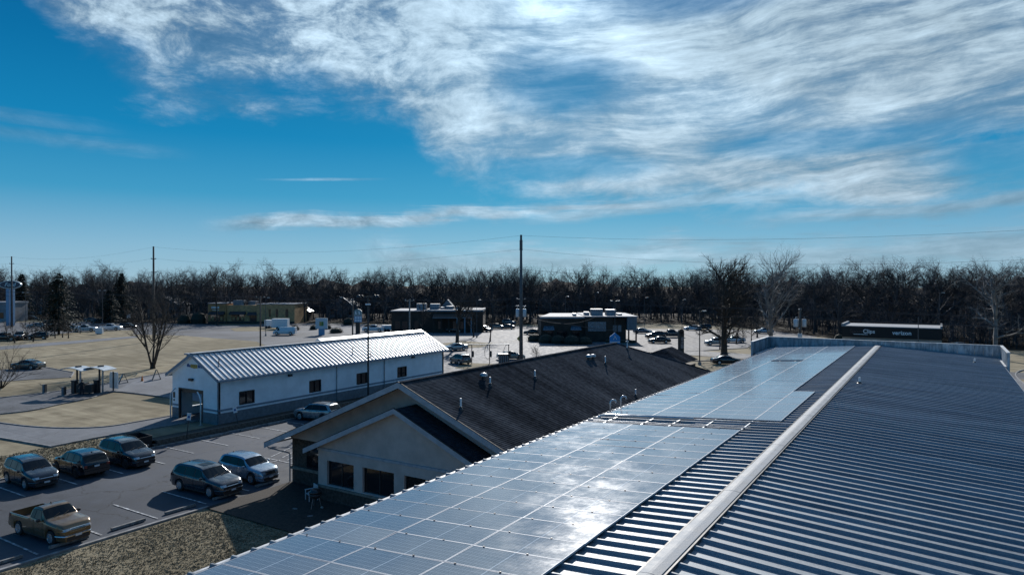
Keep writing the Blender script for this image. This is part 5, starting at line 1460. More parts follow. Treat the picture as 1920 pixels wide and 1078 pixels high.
# evergreens
M_needle = pm('needles', (.014, .022, .014), .8, 0, .4, 1.0)
def conifer(px, dist, H, R, seed, label):
    t = thing('evergreen_tree', label, 'tree', AT(px, dist), 0, 'evergreens at the edge of the wood')
    rnd = random.Random(seed); c = MB(); c.tube([(0, 0, -.1), (0, 0, H * .5), (0, 0, H * .98)], [.32, .2, .03], 8); c.build('trunk', M_bark, t)
    c = MB(); vs = []; fs = []
    for _ in range(int(420 * H / 14)):
        z = H * (.07 + .93 * rnd.random() ** 1.1); rr = R * (1 - z / H) ** .8 * rnd.uniform(.6, 1.12) + .15; a = rnd.uniform(0, 2 * pi)
        for q in range(7):
            u = (q + .5) / 7; bx, by, bz = rr * u * cos(a), rr * u * sin(a), z - rr * .18 * u * u
            for _k in range(2):
                b = a + rnd.choice((-1, 1)) * rnd.uniform(.5, 1.2); l = .35 + .5 * (1 - u) * rr * .3; o = len(vs)
                vs += [(bx, by, bz), (bx + l * cos(b), by + l * sin(b), bz - .12 + rnd.uniform(-.1, .1)), (bx + .7 * l * cos(b + .5), by + .7 * l * sin(b + .5), bz + rnd.uniform(-.05, .25))]
                fs.append((o, o + 1, o + 2))
    c.v = vs; c.f = fs; c.mi = [0] * len(fs); c.build('crown', M_needle, t, fix=False)
conifer(110, 175, 15.6, 7.6, 3, 'dark cone-shaped evergreen standing alone behind the two light poles at the left')
conifer(41, 250, 16.5, 6.5, 4, 'dark evergreen with a flat broken top at the far left skyline')
conifer(228, 230, 16.5, 7.5, 5, 'dark broad evergreen behind the lawn tree')
conifer(205, 215, 11, 6.0, 6, 'lower dark evergreen left of the broad one')
# wood: individuals, the nearest and largest first
varH = [17.5, 19.0, 18.0, 20.0, 16.5, 18.5]
wspec = [with_(wob=[.05, .10, .13, .16, .2], kids=[12, 8, 7, 6, 0], start=[.22, .2, .15, .1, 0], ang=[42, 42, 42, 40, 40], len=[.52, .52, .5, .5, .5], rr=[.5, .55, .65, .8, .5], up=[.02, .04, .04, .03, .03]),
         with_(wob=[.05, .10, .13, .16, .2], kids=[13, 8, 7, 6, 0], start=[.30, .2, .15, .1, 0], ang=[46, 42, 42, 40, 40], len=[.55, .48, .5, .5, .5], rr=[.5, .55, .65, .8, .5], up=[.02, .04, .04, .03, .03])]
wood_me = []
for i, h in enumerate(varH):
    mb = tree_mesh(100 + i, h, .24, 4, wspec[i % 2]); wood_me.append(mb.mesh('wood_tree', M_barkhaze, fix=False))
edge = [(-420, 300), (-200, 290), (0, 275), (200, 236), (400, 224), (600, 232), (750, 226), (900, 216), (1000, 224), (1200, 228), (1320, 222), (1440, 196), (1560, 168), (1680, 152), (1800, 143), (1920, 138), (2100, 128), (2350, 122)]
def wood_front(px):
    for (a, b), (c, d) in zip(edge, edge[1:]):
        if px <= c: return b + (d - b) * (px - a) / (c - a)
    return edge[-1][1]
rnd = random.Random(77); cnt = 0
wl = 'bare leafless tree among the dense dark wood along the horizon'
for row in range(7):
    px = -150 + rnd.uniform(0, 30)
    while px < 2080:
        dpt = wood_front(px) + row * 9 + rnd.uniform(-3, 3)
        if cnt < 294 and not (540 < px < 560 and False):
            sc_ = rnd.choice((rnd.uniform(.72, .95), rnd.uniform(.9, 1.12), rnd.uniform(.95, 1.16))) * (1.0 if row else rnd.uniform(.62, .95))
            o = link('bare_tree', wood_me[rnd.randrange(6)]); o.location = AT(px, dpt); o.rotation_euler = (0, 0, rnd.uniform(0, 6.28)); o.scale = (sc_ * rnd.uniform(1.1, 1.5), sc_ * rnd.uniform(1.1, 1.5), sc_)
            tag(o, wl, 'tree', 'bare trees of the wood'); cnt += 1
        px += (5.6 / dpt * 1280) * rnd.uniform(1.0, 1.9)
# the rest of the wood and its undergrowth as one mass
lowm = []
for i in range(3):
    lowm.append(tree_mesh(200 + i, 18.0, .22, 3, with_(kids=[13, 9, 8, 0, 0], start=[.2, .2, .15, .1, 0], ang=[40, 42, 44, 40, 40], side=[5, 3, 3, 3, 3], rr=[.5, .55, .6, .6, .5])))
V = []; F = []; nn = 0
for k in range(420):
    px = rnd.uniform(-400, 2350); dpt = wood_front(px) + rnd.uniform(10, 95); p = AT(px, dpt)
    m_ = rnd.choice(lowm); a = rnd.uniform(0, 6.28); sc_ = rnd.uniform(.85, 1.12) + (dpt - wood_front(px)) * .001; ca, sa = cos(a) * sc_, sin(a) * sc_; o = len(V)
    V.extend([(p.x + x * ca - y * sa, p.y + x * sa + y * ca, z * sc_) for x, y, z in m_.v]); F.extend([tuple(i + o for i in f) for f in m_.f])
mb = MB(); mb.v = V; mb.f = F; mb.mi = [0] * len(F)
struct(mb.build('wood', M_barkhaze, fix=False), 'stuff')
# thicket: low tangled stems under the trees
V = []; F = []
th = []
for i in range(4): th.append(tree_mesh(300 + i, 5.0, .07, 3, with_(kids=[8, 7, 6, 0, 0], start=[.1, .1, .1, .1, 0], ang=[50, 48, 45, 40, 40], seg=[4, 3, 2, 2, 2], side=[3, 3, 3, 3, 3], rr=[.6, .6, .7, .6, .6])))
for k in range(900):
    px = rnd.uniform(-420, 2400); dpt = wood_front(px) + abs(rnd.gauss(0, 1)) * 16 - 3; p = AT(px, dpt)
    m_ = rnd.choice(th); a = rnd.uniform(0, 6.28); sc_ = rnd.uniform(.7, 1.9); ca, sa = cos(a) * sc_, sin(a) * sc_; o = len(V)
    V.extend([(p.x + x * ca - y * sa, p.y + x * sa + y * ca, z * sc_) for x, y, z in m_.v]); F.extend([tuple(i + o for i in f) for f in m_.f])
mb = MB(); mb.v = V; mb.f = F; mb.mi = [0] * len(F)
struct(mb.build('thicket', M_barkhaze, fix=False), 'stuff')
# low wooded rise behind, ragged on top
M_hill = pm('wooded_hill', (.014, .0125, .013), .95, 0, .5, .25, spec=.1)
M_litter = pm('leaf_litter', (.018, .014, .011), .95, 0, .5, .3, spec=.1)
sheet_xy('woodland_floor', [AT(a, b - 5) for a, b in edge] + [AT(a, b + 420) for a, b in reversed(edge)], M_litter, .12)
mb = MB(); nn = 400; prev = None
for i in range(nn + 1):
    px = -700 + 3400 * i / nn; dpt = wood_front(px) + 70; p = AT(px, dpt); q = AT(px, dpt + 60); h = 11.5 + 2.2 * sin(i * .13) + 1.5 * sin(i * .61 + 2) + rnd.uniform(-1.2, 1.2)
    mb.v += [(p.x, p.y, -.5), (p.x * 1.04, p.y * 1.04, h * .7), (p.x * 1.12, p.y * 1.12, h), (q.x * 1.3, q.y * 1.3, h)]
for i in range(nn):
    for k in range(3): mb.f.append((i * 4 + k, i * 4 + 4 + k, i * 4 + 5 + k, i * 4 + 1 + k))
mb.mi = [0] * len(mb.f)
struct(mb.build('hills', M_hill, fix=False, smooth=False))
# evergreen shrubs
M_leaf = pm('dark_shrub_leaves', (.018, .022, .013), .8, 0, .5, 4)
def shrub(px, py, rx, h, seed, label, ry=None):
    ry = ry or rx; r_ = random.Random(seed); c = MB(); vs = []; fs = []
    for _ in range(int(500 * max(1, rx))):
        a = r_.uniform(0, 6.28); u = r_.random(); ph = math.acos(1 - u); rr = r_.uniform(.72, 1.05)
        x, y, z = rx * rr * sin(ph) * cos(a), ry * rr * sin(ph) * sin(a), h * rr * cos(ph) + .05; s = .09 + .10 * r_.random(); o = len(vs)
        d = Vector((r_.gauss(0, 1), r_.gauss(0, 1), r_.gauss(0, 1))).normalized(); e = d.cross(Vector((r_.gauss(0, 1), r_.gauss(0, 1), .3))).normalized()
        vs += [(x, y, z), (x + d.x * s, y + d.y * s, z + d.z * s), (x + (d.x + e.x) * s * .7, y + (d.y + e.y) * s * .7, z + (d.z + e.z) * s * .7)]; fs.append((o, o + 1, o + 2))
    c.lathe([(rx * .8, .02), (rx * .86, h * .35), (rx * .6, h * .72), (rx * .05, h * .9)], 10)
    n0 = len(c.v); c.v += vs; c.f += [tuple(i + n0 for i in f) for f in fs]; c.mi += [0] * len(fs)
    t = thing('evergreen_shrub', label, 'shrub', G(px, py), YAW, 'dark clipped shrubs')
    c.build('foliage', M_leaf, t, fix=False); q = MB(); q.cyl(0, 0, -.05, h * .5, .06, 6); q.build('stem', M_bark, t)
for a in ((553, 619, 1.3, 1.5, 1, 'dark round shrub behind the white van'), (588, 618, 1.2, 1.4, 2, 'dark round shrub just left of the white square sign'), (614, 617, 1.2, 1.4, 3, 'dark round shrub behind the white square sign'),
          (630, 624, 1.9, 1.5, 4, 'long dark clipped shrub right of the white square sign'), (692, 617, 1.6, 1.6, 5, 'dark shrub behind the white pickup'), (653, 609, 1.9, 2.6, 6, 'tall dark shrub behind the pylon sign'),
          (372, 607, 2.8, 4.4, 7, 'large black evergreen bush left of the tan restaurant'), (345, 607, 2.4, 3.6, 8, 'dark evergreen bush, second left of the tan restaurant'), (1003, 640, 1.9, 2.0, 9, 'dark shrub at the left corner of the dark restaurant'), (1024, 643, 2.0, 2.2, 10, 'dark shrub before the dark restaurant front, second from the left'),
          (1047, 644, 2.0, 2.1, 11, 'dark shrub before the dark restaurant front, third from the left'), (1072, 645, 2.1, 2.2, 12, 'dark shrub before the dark restaurant front, fourth from the left'), (1096, 645, 1.9, 1.8, 13, 'dark shrub before the dark restaurant front, rightmost'), (1574, 641, 1.3, 2.0, 14, 'dark shrub at the left corner of the black-fronted shop')):
    shrub(*a)
# ------------------------------------------------------------------ poles, wires
M_polew = pm('wood_pole', (.10, .085, .075), .9, 0, .2, 2)
M_poles = pm('steel_pole', (.085, .090, .098), .6, .3, .1, 2)
M_wire = pm('wire', (.03, .03, .035), .6, 0, 0)
M_trf = pm('transformer_grey', (.42, .47, .52), .5, .2, .08)
def upole(px, dist, top, r0, r1, label, mat, arms=(), group='utility poles along the street'):
    p = AT(px, dist); t = thing('utility_pole', label, 'utility pole', p, 0, group)
    c = MB(); c.tube([(0, 0, -.2), (0, 0, top * .5), (0, 0, top)], [r0, (r0 + r1) / 2, r1], 10); c.build('shaft', mat, t, True)
    for z, w in arms:
        c = MB(); c.beam((0, -w / 2, z), (0, w / 2, z), .11, .13); c.build('crossarm', mat, t)
        for s in (-1, 0, 1):
            c = MB(); c.lathe([(.05, 0), (.07, .06), (.05, .16), (.02, .18)], 8, (0, s * w * .44, z + .07)); c.build('insulator', M_steel, t)
    return t, p
def cans(t, z, r=.28, h=1.0, ang=(0, pi)):
    for a in ang:
        c = MB(); x, y = .52 * cos(a), .52 * sin(a); c.lathe([(r * .9, z), (r, z + .05), (r, z + h - .08), (r * .8, z + h)], 12, (x, y, 0)); c.build('transformer', M_trf, t, True, sharp=40)
        c = MB(); c.cyl(x, y, z + h, z + h + .3, .05, 6); c.build('bushing', M_steel, t)
tA, pA = upole(22, 205, 21.2, .28, .18, 'tall utility pole behind the big oval sign at the left edge', M_polew, [(19.0, 1.2)])
tB, pB = upole(288, 154, 21.4, .30, .18, 'tall utility pole rising behind the bare lawn tree', M_polew, [(18.6, 1.2), (15.6, 1.2)])
tC, pC = upole(977, 105, 20.5, .32, .17, 'tallest grey utility pole in the middle, carrying two pale transformers', M_poles, [(15.1, .6), (10.6, 2.6), (18.2, .8)])
c = MB(); c.cyl(0, 0, 18.4, 19.7, .24, 10); c.build('sleeve', M_poles, tC)
c = MB(); c.beam((-.9, 0, 9.6), (.9, 0, 9.6), .1, .1); c.build('bracket', M_steel, tC)
cans(tC, 7.9, .30, 1.25, (YAW, YAW + pi))
pD = Vector((42, 91, 0))
tE, pE = upole(768, 117, 10.4, .17, .12, 'pale wooden utility pole with a crossarm behind the pale metal roof', pm('pale_pole', (.22, .20, .18), .9, 0, .2, 2), [(10.1, 2.4)])
tF, pF = upole(661, 124, 10.3, .16, .12, 'wooden pole with a curved street lamp arm next to the pylon sign', M_polew, [(10.0, .6)])
c = MB(); d_ = Vector((cos(YAW), sin(YAW), 0)); c.tube([Vector((0, 0, 9.0)), -d_ * .9 + Vector((0, 0, 9.9)), -d_ * 1.7 + Vector((0, 0, 10.5))], .05, 6); c.build('lamp_arm', M_steel, tF)
c = MB(); q = -d_ * 2.0; c.box(q.x - .35, q.x + .2, q.y - .12, q.y + .12, 10.48, 10.6); c.build('lamp_head', M_steel, tF)
tH, pH = upole(488, 138, 10.5, .16, .12, 'wooden utility pole in front of the tan restaurant', M_polew, [(10.2, 2.0)])
tG, pG = upole(1500, 84, 10.0, .17, .13, 'pole with a cluster of pale transformers above the parapet', M_polew, [(9.7, 1.6), (7.4, 1.2)])
cans(tG, 7.7, .26, .95, (YAW, YAW + pi * .6, YAW + pi))
c = MB(); c.lathe([(.26, 6.0), (.26, 6.9)], 10, (0, 0, 0)); c.build('switch_box', M_trf, tG)
wires = thing('overhead_wires', 'thin overhead wires strung between the utility poles across the sky', 'wires', (0, 0, 0))
def wire(a, b, sag, r=.035, n=14):
    a = Vector(a); b = Vector(b); c = MB(); pts = []
    for i in range(n + 1):
        t = i / n; p = a.lerp(b, t); p.z -= 4 * sag * t * (1 - t); pts.append(p)
    c.tube(pts, r, 4, False); c.build('wire', M_wire, wires)
def up(p, z, dy=0): return Vector((p.x, p.y + dy, z))
pA0 = AT(-700, 330)
for a, b, za, zb, sg in ((pA0, pA, 21, 21.1, 1.5), (pA, pB, 21.1, 21.3, 1.6), (pB, pC, 21.3, 20.4, 1.9), (pC, pD, 20.4, 20.6, 2.0), (pA0, pA, 19, 19, 1.5), (pA, pB, 19.1, 18.7, 1.5), (pB, pC, 18.7, 18.3, 1.9), (pC, pD, 18.3, 18.3, 3.0)):
    wire(up(a, za), up(b, zb), sg, .011)
wire(up(pB, 15.7), up(pC, 15.2), 1.5, .017); wire(up(pC, 15.2), up(pD, 14.0), 1.8, .022)
seq = [(AT(-400, 260), 11.5), (AT(120, 186), 10.6), (pH, 10.3), (pF, 10.15), (pE, 10.25), (pC, 10.75), (pG, 9.85), (pD, 9.5)]
for (a, za), (b, zb) in zip(seq, seq[1:]):
    for dy, dz in ((-.9, 0), (.9, .05), (0, -1.1)):
        wire(up(a, za + dz, dy), up(b, zb + dz, dy), .35, .020 if dz == 0 else .026, 8)
drest = AT(1120, 150, 5.9)
wire(up(pC, 8.4), drest, 1.6, .025); wire(up(pC, 8.2), AT(1160, 116, 5.0), .3, .04); wire(up(pG, 8.9), Vector((42, 92, 9.0)), .6, .03)

def light_pole(px, dist, h, label, heads=2, r=.09, group='car park light poles'):
    t = thing('light_pole', label, 'light pole', AT(px, dist), YAW, group)
    c = MB(); c.cyl(0, 0, -.1, h, r, 8, r * .7); c.build('shaft', M_dark if r > .08 else M_poles, t, True, sharp=40)
    c = MB(); c.cyl(0, 0, -.1, .5, r * 2.6, 10); c.build('footing', M_kerb, t)
    for k in range(heads):
        s = -1 if k else 1
        c = MB(); c.beam((0, 0, h - .1), (s * .5, 0, h + .02), .06, .06); c.build('arm', M_dark, t)
        c = MB(); c.box(min(s * .45, s * 1.05), max(s * .45, s * 1.05), -.18, .18, h - .04, h + .12); c.build('lamp_head', M_steel, t)
    return t
t = thing('light_pole', 'dark tall light pole standing directly in front of the long white building', 'light pole', (-54.9, 56.9, 0), YAW, 'car park light poles')
c = MB(); c.cyl(0, 0, -.1, 11.6, .115, 10, .085); c.build('shaft', M_dark, t, True, sharp=40)
c = MB(); c.box(-.5, .5, -.06, .06, 11.45, 11.57); c.build('arm', M_dark, t)
for s in (-1, 1): c = MB(); c.tube([(s * .5, 0, 11.5), (s * .75, 0, 11.75), (s * 1.0, 0, 11.6)], .05, 6); c.lathe([(.02, .25), (.16, .2), (.28, 0), (.26, -.05)], 10, (s * 1.05, 0, 11.5)); c.build('lamp_head', M_dark, t)
c = MB(); c.box(-.28, .28, -.22, -.02, 10.6, 10.75); c.build('flood_lamp', M_white, t)
for a in ((104, 195, 11.0, 'light pole with twin bright heads before the lone evergreen', 2), (192, 200, 11.0, 'light pole with twin bright heads left of the lawn tree', 2), (48, 215, 10.2, 'light pole right of the big oval sign', 2), (498, 170, 9.5, 'thin dark light pole in front of the tan restaurant doorway', 1),
          (894, 165, 9.0, 'thin light pole before the brown restaurant wall', 1), (1153, 150, 9.2, 'light pole with a round head before the dark restaurant', 2), (1208, 185, 9.2, 'thin light pole at the edge of the yellow field', 1), (1279, 180, 8.8, 'thin light pole behind the brown pylon', 1),
          (1312, 109.5, 8.6, 'grey light pole with one head left of the big oak', 1), (1060, 185, 9.5, 'thin light pole behind the left half of the dark restaurant', 1), (1116, 195, 10.5, 'thin light pole behind the roof units of the dark restaurant', 1), (1722, 112, 7.6, 'thin dark lamp post before the black-fronted shop', 0), (1762, 150, 11.0, 'light pole with an arm behind the right end of the shop', 1)):
    light_pole(a[0], a[1], a[2], a[3], a[4], .10 if a[0] in (1312,) else .075)

# ------------------------------------------------------------------ signs
def frame_at(px, dist, name, label, cat, rz=0, group=None): return thing(name, label, cat, AT(px, dist), YAW + rz, group)
t = frame_at(20, 212, 'dealer_sign', 'big blue oval sign with white script on a wide pale blue double pillar, left edge', 'sign')
M_pblue = pm('pillar_blue', (.16, .30, .46), .5, 0, .06); M_oval = pm('oval_navy', (.012, .035, .075), .35, 0, .05); M_rimw = pm('oval_rim', (.42, .50, .54), .4, .3, .05); M_script = pm('sign_script', (.45, .62, .68), .5, 0, .05)
for x in (-.75, .55): c = MB(); c.box(x - .45, x + .5, -.4, .4, 0, 11.4); c.build('pillar', M_pblue, t)
def oval(mb, rx, rz_, y0, y1, zc, n=40):
    mb.poly3([(rx * cos(2 * pi * i / n), y0, zc + rz_ * sin(2 * pi * i / n)) for i in range(n)], (0, y1 - y0, 0))
c = MB(); oval(c, 3.4, 1.28, -.3, .3, 12.7); c.build('oval_rim', M_rimw, t); c = MB(); oval(c, 3.12, 1.08, -.36, -.302, 12.7); c.build('oval_face', M_oval, t)
add_text('Ford', 1.75, (0, -.40, 12.68), 0, M_script, t, .03, .015, .35)
t = frame_at(603, 173, 'square_sign', 'white square sign cabinet with a yellow green emblem on a pale base', 'sign')
c = MB(); c.box(-1.5, 1.5, -.25, .25, 1.6, 4.3); c.build('cabinet', M_canopy, t); c = MB(); c.box(-.75, .75, -.2, .2, 0, 1.6); c.build('base', M_pblue, t)
for i, (x, m_) in enumerate(((-.52, M_tan), (.02, pm('emblem_green', (.10, .22, .05), .6)))): c = MB(); c.box(x, x + .5, -.28, -.252, 2.35, 3.4); c.build('emblem', m_, t)
t = frame_at(671, 178, 'pylon_sign', 'two-part pylon sign on a dark trunk, arched pale top above a blue and white panel', 'sign')
c = MB(); c.box(-.55, .55, -.3, .3, 0, 3.0); c.build('pillar', M_brick, t)
c = MB(); c.box(-.95, 1.0, -.25, .25, 3.0, 4.6); c.build('lower_panel', M_pblue, t)
for x in (-.7, -.05, .5):
    for z in (3.2, 3.9): c = MB(); c.box(x, x + .42, -.29, -.252, z, z + .5); c.build('price_plate', M_white, t)
c = MB(); c.poly3([(-1.0, -.25, 4.7), (1.05, -.25, 4.7), (1.05, -.25, 5.8), (.6, -.25, 6.3), (0, -.25, 6.45), (-.6, -.25, 6.3), (-1.0, -.25, 5.8)], (0, .5, 0)); c.build('arched_panel', pm('arched_panel', (.20, .27, .28), .5), t)
for x in (-.6, .3): c = MB(); c.poly3([(x, -.29, 5.0), (x + .35, -.29, 5.0), (x + .15, -.29, 5.9), (x - .1, -.29, 5.7)], (0, .038, 0)); c.build('mark', M_white, t)
t = frame_at(186, 176, 'low_sign', 'low white box sign on the verge before the white pickups', 'sign')
c = MB(); c.box(-.9, .9, -.3, .3, .2, 1.7); c.build('box', M_white, t); c = MB(); c.box(-.6, .6, -.2, .2, 0, .2); c.build('foot', M_kerb, t)
t = frame_at(241, 200, 'small_sign', 'small white square sign on a thin post left of the lawn tree crown', 'sign')
c = MB(); c.box(-.5, .5, -.05, .05, 3.0, 4.1); c.build('plate', M_white, t); c = MB(); c.cyl(0, .1, 0, 4.0, .05, 6); c.build('post', M_poles, t)
t = frame_at(1153, 112, 'blue_sign', 'bright blue house-shaped sign with a white peaked mark, above the shingled ridge', 'sign')
M_bright = pm('bright_blue', (.015, .22, .52), .5, 0, .03)
c = MB(); c.poly3([(-.85, -.12, 3.1), (.85, -.12, 3.1), (.85, -.12, 4.3), (0, -.12, 5.0), (-.85, -.12, 4.3)], (0, .24, 0)); c.build('board', M_bright, t)
for s in (-1, 1): c = MB(); c.beam((0, -.15, 4.45), (s * .26, -.15, 3.85), .08, .05, (0, 1, 0)); c.build('mark', M_white, t)
c = MB(); c.box(-.8, .8, -.16, -.122, 3.42, 3.54); c.build('line', M_white, t); c = MB(); c.cyl(0, 0, 0, 3.1, .12, 8); c.build('post', M_poles, t)
t = frame_at(1277, 126, 'monument_pylon', 'dark brown brick pylon with rounded top and pale tenant plates, left of the oak', 'sign')
c = MB(); c.box(-.48, .48, -.4, .4, 0, 4.2); c.lathe([(.48, -.4), (.48, .4)], 20, (0, 0, 4.2), 'y'); c.build('pillar', M_brick, t)
for i, (z, h_) in enumerate(((1.15, .75), (2.05, .3), (2.5, .7))): c = MB(); c.box(-.15 + .05 * i, .42, -.44, -.402, z, z + h_); c.build('plate', pm('tenant_plate', (.26, .22, .21), .6, 0, .3, 6), t)
# yellow caution sign and post right of the utility pole
t = frame_at(974, 112, 'street_sign', 'small yellowish diamond sign beside the tall middle utility pole', 'sign')
c = MB(); c.poly3([(-.45, -.03, 4.0), (0, -.03, 3.5), (.45, -.03, 4.0), (0, -.03, 4.5)], (0, .05, 0)); c.build('plate', pm('sign_yellow', (.35, .30, .10), .6), t); c = MB(); c.cyl(0, .06, 0, 4.3, .05, 6); c.build('post', M_poles, t)

# vacuum stands beyond the white building
t = frame_at(918, 111, 'vacuum_stand', 'steel frame with hanging vacuum hoses beyond the far corner of the white building', 'vacuum stand')
for x in (-2.9, 0, 3.1):
    c = MB(); c.cyl(x, 0, 0, 3.2, .07, 8); c.build('post', M_dark, t)
    c = MB(); c.lathe([(.18, 0), (.22, .1), (.22, .9), (.1, 1.05)], 10, (x + .15, -.2, 1.1)); c.build('vacuum', M_dark, t)
    c = MB(); c.tube([(x, 0, 3.1), (x - .5, 0, 3.0), (x - .8, -.1, 2.2), (x - .75, -.2, 1.2), (x - .3, -.25, .7), (x, -.2, 1.0)], .035, 5); c.build('hose', M_rubber, t)
c = MB(); c.beam((-4.6, 0, 3.15), (3.3, 0, 3.15), .12, .12); c.build('top_bar', M_steel, t)
for z in (1.0, 1.6, 2.2): c = MB(); c.beam((-2.9, .1, z), (3.1, .1, z), .03, .03); c.build('rail', M_steel, t)

# ------------------------------------------------------------------ far buildings
def px_x(px, px0, d): return (px - px0) * d / 1280
M_tanw = pm('tan_render', (.40, .205, .085), .9, 0, .10, .6); M_tan2 = pm('tan_stone', (.46, .27, .13), .9, 0, .15, 1.5)
M_brown = pm('brown_wall', (.050, .034, .026), .9, 0, .2, .8); M_roofw = pm('pale_roof', (.24, .26, .285), .8, .0, .08); M_unit = pm('roof_unit_metal', (.22, .24, .27), .5, .3, .15, 2)
def unit(t, x0, x1, y0, y1, z0, z1):
    c = MB(); c.box(x0, x1, y0, y1, z0, z1); c.build('roof_unit', M_unit, t)
d = 222; t = frame_at(471, d, 'restaurant', 'tan flat-roofed restaurant with dark awnings beyond the lawn', 'building')
X = lambda px: px_x(px, 471, d)
c = MB(); c.box(X(390), X(424), 0, 14, 0, 6.5); c.build('left_wing', M_tanw, t)
c = MB(); c.box(X(424) + .01, X(482), .5, 14, 0, 6.0); c.build('wall', M_tan2, t)
c = MB(); c.box(X(482) + .01, X(553), -.4, 14, 0, 6.3); c.build('right_wing', M_tan2, t)
c = MB(); c.box(X(389), X(424), -.15, 14.1, 6.5, 6.7); c.box(X(482), X(554), -.5, 14.1, 6.3, 6.5); c.build('coping', M_roofw, t)
for a, b, y, z0, z1 in ((395, 419, -.06, .9, 2.9), (433, 457, .44, .9, 2.9), (467, 480, .44, .1, 2.7)):
    c = MB(); c.box(X(a), X(b), y, y + .05, z0, z1); w_ = c.build('window', M_glass, t)
    for q in range(3): c = MB(); xx = X(a) + (X(b) - X(a)) * (q + .5) / 3; c.box(xx - .35, xx + .35, y - .03, y - .002, 1.2, 2.4) if a != 467 else c.box(xx - .03, xx + .03, y - .03, y - .002, .1, 2.7); c.build('blind', M_tan2 if a != 467 else M_dark, w_)
    c = MB(); c.poly3([(X(a) - .5, y, z1 + 1.1), (X(a) - .5, y - 1.3, z1 + .1), (X(a) - .5, y, z1 + .1)], (X(b) - X(a) + 1.0, 0, 0)); c.build('awning', M_dark, t)
for a, b in ((518, 522), (536, 541), (505, 508)): c = MB(); c.box(X(a), X(b), -.46, -.402, 2.2, 4.8); c.build('window', M_glass, t)
for a, b, y in ((390, 424, -.05), (424.1, 481.9, .45), (482.1, 553, -.45)): c = MB(); c.box(X(a), X(b), y - .03, y + .045, 0, .8); c.build('stone_base', M_brick, t)
unit(t, X(430), X(450), 3, 6, 6.0, 7.6); unit(t, X(455), X(470), 4, 7, 6.0, 7.3)
c = MB()
for i in range(6): c.box(X(396.5 + i * 2.5), X(398.3 + i * 2.5), -.06, -.005, 4.9 + (i % 2) * .1, 5.6)
c.box(X(398), X(411), -.06, -.005, 4.35, 4.5); c.build('sign_strip', M_white, t)
# small house with bright roof right of it
t = frame_at(566, 235, 'shed', 'small dark shed with one bright roof patch right of the tan restaurant', 'building')
c = MB(); c.box(-2.4, 2.4, 0, 5, 0, 3.4); c.build('wall', M_brown, t); c = MB(); c.poly3([(-2.7, -.3, 3.4), (2.7, -.3, 3.4), (0, -.3, 5.2)], (0, 5.6, 0)); c.build('roof', M_steel, t)
# brown restaurant
d = 180; t = frame_at(818, d, 'restaurant', 'dark brown restaurant with white roof units behind the forked bare tree', 'building')
X = lambda px: px_x(px, 818, d)
c = MB(); c.box(X(731), X(905), 2.0, 18, 0, 5.6); c.build('wall', M_brown, t)
c = MB(); c.box(X(730), X(795), 1.6, 18.2, 5.6, 5.85); c.box(X(795) + .01, X(906), 1.6, 18.2, 5.6, 6.0); c.build('coping', M_roofw, t)
c = MB(); c.box(X(795), X(906), 4, 18, 6.0, 6.1); c.build('flat_roof', M_roofw, t)
for a, b, z in ((775, 793, 7.6), (801, 819, 7.5), (832, 846, 6.9), (851, 862, 6.8), (821, 829, 6.6)): unit(t, X(a), X(b), 6, 9, 5.85 if a < 795 else 6.1, z)
c = MB(); c.poly3([(X(812), -1.5, 4.2), (X(886), -1.5, 4.2), (X(886), 1.9, 5.1), (X(812), 1.9, 5.1)], (0, 0, -.2)); c.build('porch_roof', M_brown, t)
c = MB(); c.poly3([(X(812), -1.55, 3.95), (X(886), -1.55, 3.95), (X(886), -1.55, 4.2), (X(812), -1.55, 4.2)], (0, .04, 0)); c.build('porch_fascia', M_wains, t)
for a in (814, 828, 842, 858, 872, 884): c = MB(); c.box(X(a) - .16, X(a) + .16, -1.3, -1.0, 0, 3.95); c.build('column', M_stripe if a > 850 else M_brown, t)
for a, b in ((738, 748), (752, 762), (775, 783), (820, 826), (848, 854), (862, 868)): c = MB(); c.box(X(a), X(b), 1.94, 1.995, 1.0, 3.0); c.build('window', M_glass, t)
c = MB(); c.poly3([(X(817), 10, 6.1), (X(847), 10, 6.1), (X(832), 10, 8.6)], (0, 4, 0)); c.build('gable_block', M_wains, t)
# dark restaurant
d = 152; t = frame_at(1105, d, 'restaurant', 'dark restaurant with slanted pale roof edge, blue-grey window screen and small awnings', 'building')
X = lambda px: px_x(px, 1105, d)
c = MB(); c.box(X(1015), X(1176), 1.5, 20, 0, 5.2); c.build('wall', M_brown, t)
c = MB(); c.box(X(1098), X(1150), .6, 12, 0, 5.5); c.build('front_block', M_brown, t)
c = MB(); c.poly3([(X(1013), 1.2, 5.2), (X(1098), 1.2, 5.2), (X(1104), 20, 5.2), (X(1040), 20, 5.2)], (0, 0, .42)); c.build('roof_edge', M_roofw, t)
c = MB(); c.box(X(1097), X(1197), .4, 20, 5.52, 5.75); c.build('flat_roof', M_roofw, t)
for a, b, z in ((1113, 1135, 7.2), (1142, 1160, 7.1), (1100, 1109, 6.5), (1078, 1084, 6.2), (1164, 1172, 6.2)): unit(t, X(a), X(b), 4, 7, 5.75 if a > 1098 else 5.62, z)
M_scr = pm('window_screen', (.10, .16, .21), .25, .3, .08)
c = MB(); c.box(X(1103), X(1137), .5, .598, 2.4, 4.5); c.build('window_screen', M_scr, t)
c = MB(); c.box(X(1144), X(1148), 1.35, 1.45, 2.2, 3.7); c.box(X(1151), X(1158), 1.35, 1.45, 2.2, 3.7); c.box(X(1160), X(1167), 1.35, 1.45, 2.2, 3.7); c.build('window', M_scr, t)
c = MB(); c.box(X(1177), X(1195), .5, 9, 2.6, 5.5); c.build('side_panel', M_wains, t)
for a in (1179, 1193): c = MB(); c.box(X(a), X(a) + .3, .8, 1.1, 0, 2.6); c.build('column', M_brown, t)
